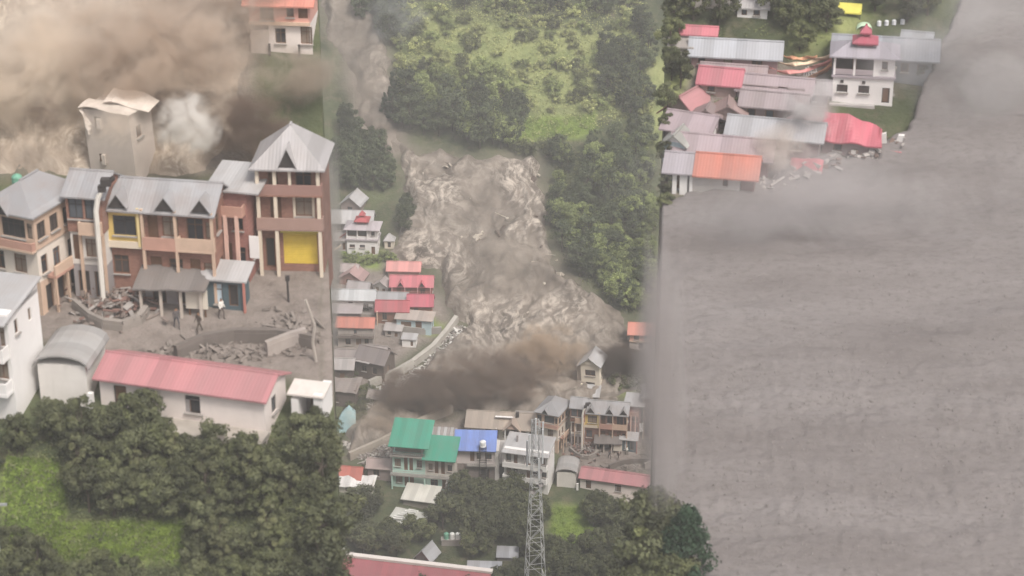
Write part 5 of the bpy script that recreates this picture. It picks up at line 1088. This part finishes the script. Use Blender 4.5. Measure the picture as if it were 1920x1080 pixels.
# ---------------------------------------------------------------- dust, smoke and haze
def dust(label,px,py,up,size,color,dens,seed,ns=1.6,tow=0,name='dust_cloud',lo=.42,hi=.62,centre=False,tilt=False):
    """a billowing cloud: one closed body with uneven density that thins towards its rim"""
    p=P(px,py,centre=centre); d=ray(px,py); p=p-d*tow+Vector((0,0,up))
    v=[];f=[];nu,nv=20,12
    for j in range(nv+1):
        for i in range(nu):
            a,b=2*math.pi*i/nu,math.pi*j/nv; v.append((math.cos(a)*math.sin(b),math.sin(a)*math.sin(b),math.cos(b)))
    for j in range(nv):
        for i in range(nu): f.append((j*nu+i,(j+1)*nu+i,(j+1)*nu+(i+1)%nu,j*nu+(i+1)%nu))
    m=bpy.data.materials.new('dust'); m.use_nodes=True; t=m.node_tree; t.nodes.remove(t.nodes['Principled BSDF'])
    pv=N(t,'VolumePrincipled'); pv.inputs['Color'].default_value=(*color,1); pv.inputs['Anisotropy'].default_value=.1
    tc=N(t,'TexCoord').outputs['Object']; wn=N(t,'TexNoise',Scale=1.7,Detail=2); sv=N(t,'VectorMath',operation='ADD'); t.links.new(tc,sv.inputs[0]); sv.inputs[1].default_value=(seed*2.3,seed*.7,seed*1.9); t.links.new(sv.outputs[0],wn.inputs['Vector']); wm=N(t,'VectorMath',operation='MULTIPLY_ADD'); t.links.new(wn.outputs['Color'],wm.inputs[0]); wm.inputs[1].default_value=(1.3,1.3,1.3); wm.inputs[2].default_value=(-.65,-.65,-.65); wa=N(t,'VectorMath',operation='ADD'); t.links.new(wm.outputs[0],wa.inputs[0]); t.links.new(tc,wa.inputs[1])
    l1=N(t,'VectorMath',operation='LENGTH'); t.links.new(wa.outputs[0],l1.inputs[0]); l2=N(t,'VectorMath',operation='LENGTH'); t.links.new(tc,l2.inputs[0]); ln=N(t,'Math',operation='MAXIMUM'); t.links.new(l1.outputs['Value'],ln.inputs[0]); l3=N(t,'Math',operation='POWER'); t.links.new(l2.outputs['Value'],l3.inputs[0]); l3.inputs[1].default_value=2.5; t.links.new(l3.outputs[0],ln.inputs[1])
    fa=N(t,'MapRange',interpolation_type='SMOOTHSTEP'); t.links.new(ln.outputs['Value'],fa.inputs[0]); fa.inputs[1].default_value=.98; fa.inputs[2].default_value=.25; fa.inputs[3].default_value=0; fa.inputs[4].default_value=1
    ad=N(t,'VectorMath',operation='ADD'); t.links.new(tc,ad.inputs[0]); ad.inputs[1].default_value=(seed*3.1,seed*1.7,seed*.9)
    mx=max(size); mp=N(t,'VectorMath',operation='MULTIPLY'); t.links.new(ad.outputs[0],mp.inputs[0]); mp.inputs[1].default_value=tuple(s/mx for s in size)
    n=N(t,'TexNoise',Scale=ns,Detail=4,Roughness=.62,Distortion=.9); t.links.new(mp.outputs[0],n.inputs['Vector'])
    nr=N(t,'MapRange',interpolation_type='SMOOTHSTEP'); t.links.new(n.outputs[0],nr.inputs[0]); nr.inputs[1].default_value=lo; nr.inputs[2].default_value=hi; nr.inputs[3].default_value=.12; nr.inputs[4].default_value=1
    mu=N(t,'Math',operation='MULTIPLY'); t.links.new(fa.outputs[0],mu.inputs[0]); t.links.new(nr.outputs[0],mu.inputs[1])
    m2=N(t,'Math',operation='MULTIPLY'); t.links.new(mu.outputs[0],m2.inputs[0]); m2.inputs[1].default_value=dens; t.links.new(m2.outputs[0],pv.inputs['Density'])
    t.links.new(pv.outputs[0],t.nodes['Material Output'].inputs['Volume'])
    o=put(name,mesh(name,v,f,True),m,None,p,(-PITCH if tilt else 0,0,0),size); tag(o,label,'dust',kind='stuff'); return o
TANC=(.93,.84,.74); BRN=(.78,.67,.57); DRK=(.34,.26,.21); GRY=(.80,.78,.77)
# upper left, behind the plaza houses
dust('tan dust rolling over the flood at the far left',60,200,2,(9,4,7),TANC,2.8,1,2.0,tow=2)
dust('brown dust cloud round the ruined grey house',300,150,2,(9,4,6),BRN,2.4,2,3.0,tow=6,lo=.44,hi=.58)
dust('grey brown dust above the ruined house at the top',400,60,1.5,(8,4,5),(.72,.63,.55),2.0,3,3.0,tow=2,lo=.44,hi=.58)
dust('white puff of dust right of the ruined house',352,262,1.2,(3.0,1.8,3.0),(.97,.94,.90),4.0,4,1.8,tow=7)
dust('dark dust between the ruined and tall brick houses',470,270,1.5,(4.2,2.2,3.2),DRK,3.2,5,2.2,tow=3)
dust('dark dust patch at the far left of the flood',85,240,1.2,(1.9,1.2,2.3),DRK,1.4,6,1.6,tow=6)
dust('brown dust drifting past the pink and white house',545,160,1,(5,2.5,3.4),(.62,.54,.46),1.1,7,1.7,tow=3)
dust('dust veil over the upper flood channel',680,170,3,(9,6,15),(.70,.62,.55),.10,8,1.6,centre=True)
dust('blue grey smoke on the slope above the upper flood',745,60,3,(8,5,8),(.82,.83,.84),.12,9,1.5,tow=4,name='smoke_cloud')
dust('pale brown dust over the flood at the top left',170,70,1.5,(8,3,4.5),(.88,.79,.70),1.2,10,2.0,tow=3)
dust('pale dust drifting across the front of the ruined grey house',225,262,1.2,(3.6,1.4,3),(.90,.81,.72),.9,19,1.8,tow=9)
# valley
dust('dark brown dust rolling along the lower flood, left part',800,755,2,(13,5,5),DRK,2.2,11,3.6,tow=3,lo=.45,hi=.57)
dust('brown dust boiling behind the bungalow',915,735,3,(13,5,6),(.40,.31,.25),2.0,12,3.6,tow=3,lo=.45,hi=.57)
dust('tan dust billowing left of the leaning cream house',1020,690,3.5,(9,4,6.5),(.74,.62,.50),1.4,13,3.0,tow=3,lo=.44,hi=.57)
dust('dark dust cloud right of the leaning cream house',1165,705,2.5,(8,3.5,5.5),(.20,.155,.13),2.0,14,1.6,tow=2)
dust('tan dust on the bank below the teal tarpaulin',705,800,1.5,(7,3,4),(.76,.64,.52),.35,15,2.0,tow=2)
dust('thin dust over the middle of the flood',960,520,3,(15,8,8),(.74,.65,.56),.06,16,2.0,tow=3)
dust('pale grey dust veil added to soften the edge between the valley and the mudflow',1236,700,0,(2.3,2.2,13),(.60,.56,.55),.85,17,1.5,tow=14,lo=.15,hi=.5,tilt=True)  # added veil, tinted like the mud so the hard join fades
dust('dense pale dust added just inside the valley to fade the mudflow edge',1232,760,0,(2.4,3,17),(.62,.58,.57),.62,25,1.6,tow=125,lo=.2,hi=.55,centre=True,tilt=True)  # added to cover where the spur cuts off the valley houses
dust('thin dust added just inside the valley to fade the near left edge',622,470,0,(1.5,3,16),(.64,.60,.56),.5,26,1.6,tow=165,lo=.2,hi=.55,centre=True,tilt=True)  # added on the valley side to blur the left join
dust('thin grey dust added to fade the last valley houses before the mudflow',1226,760,3,(5.5,4,15),(.74,.70,.68),.16,20,1.3,tow=30,centre=True,tilt=True)  # added so the houses next to the right join fade out
dust('thin grey brown dust veil added to soften the edge of the near left settlement',620,500,0,(1.15,1.6,12),(.60,.55,.51),.8,18,1.3,tow=8,lo=.15,hi=.5,tilt=True)  # added on the spur side to feather the left join
# right slope
dust('pale smoke rising between the right slope houses',1515,262,2,(2.8,2,5),GRY,1.5,21,1.4,tow=2,name='smoke_cloud')
dust('tan smoke over the sunk red roof',1452,305,1.2,(3.4,2,2.6),(.84,.78,.73),1.4,22,1.5,tow=2,name='smoke_cloud')
dust('grey dust veil above the mudflow at the upper right',1800,160,3,(11,6,12),(.80,.78,.77),.16,23,1.2,tow=4)
dust('thin grey dust veil over the middle of the mudflow',1560,400,1.5,(20,5,6),(.78,.75,.75),.16,24,1.6,tow=4)
# even haze in the whole valley
hz=MB().box(-900,900,-60,1100,-70,212).build('haze',None); m=bpy.data.materials.new('haze'); m.use_nodes=True; t=m.node_tree; t.nodes.remove(t.nodes['Principled BSDF'])
pv=N(t,'VolumePrincipled'); pv.inputs['Color'].default_value=(.93,.92,.91,1); pv.inputs['Density'].default_value=.00054; t.links.new(pv.outputs[0],t.nodes['Material Output'].inputs['Volume']); hz.data.materials.append(m)
tag(hz,'thin pale dusty haze filling the whole valley','haze',kind='stuff')
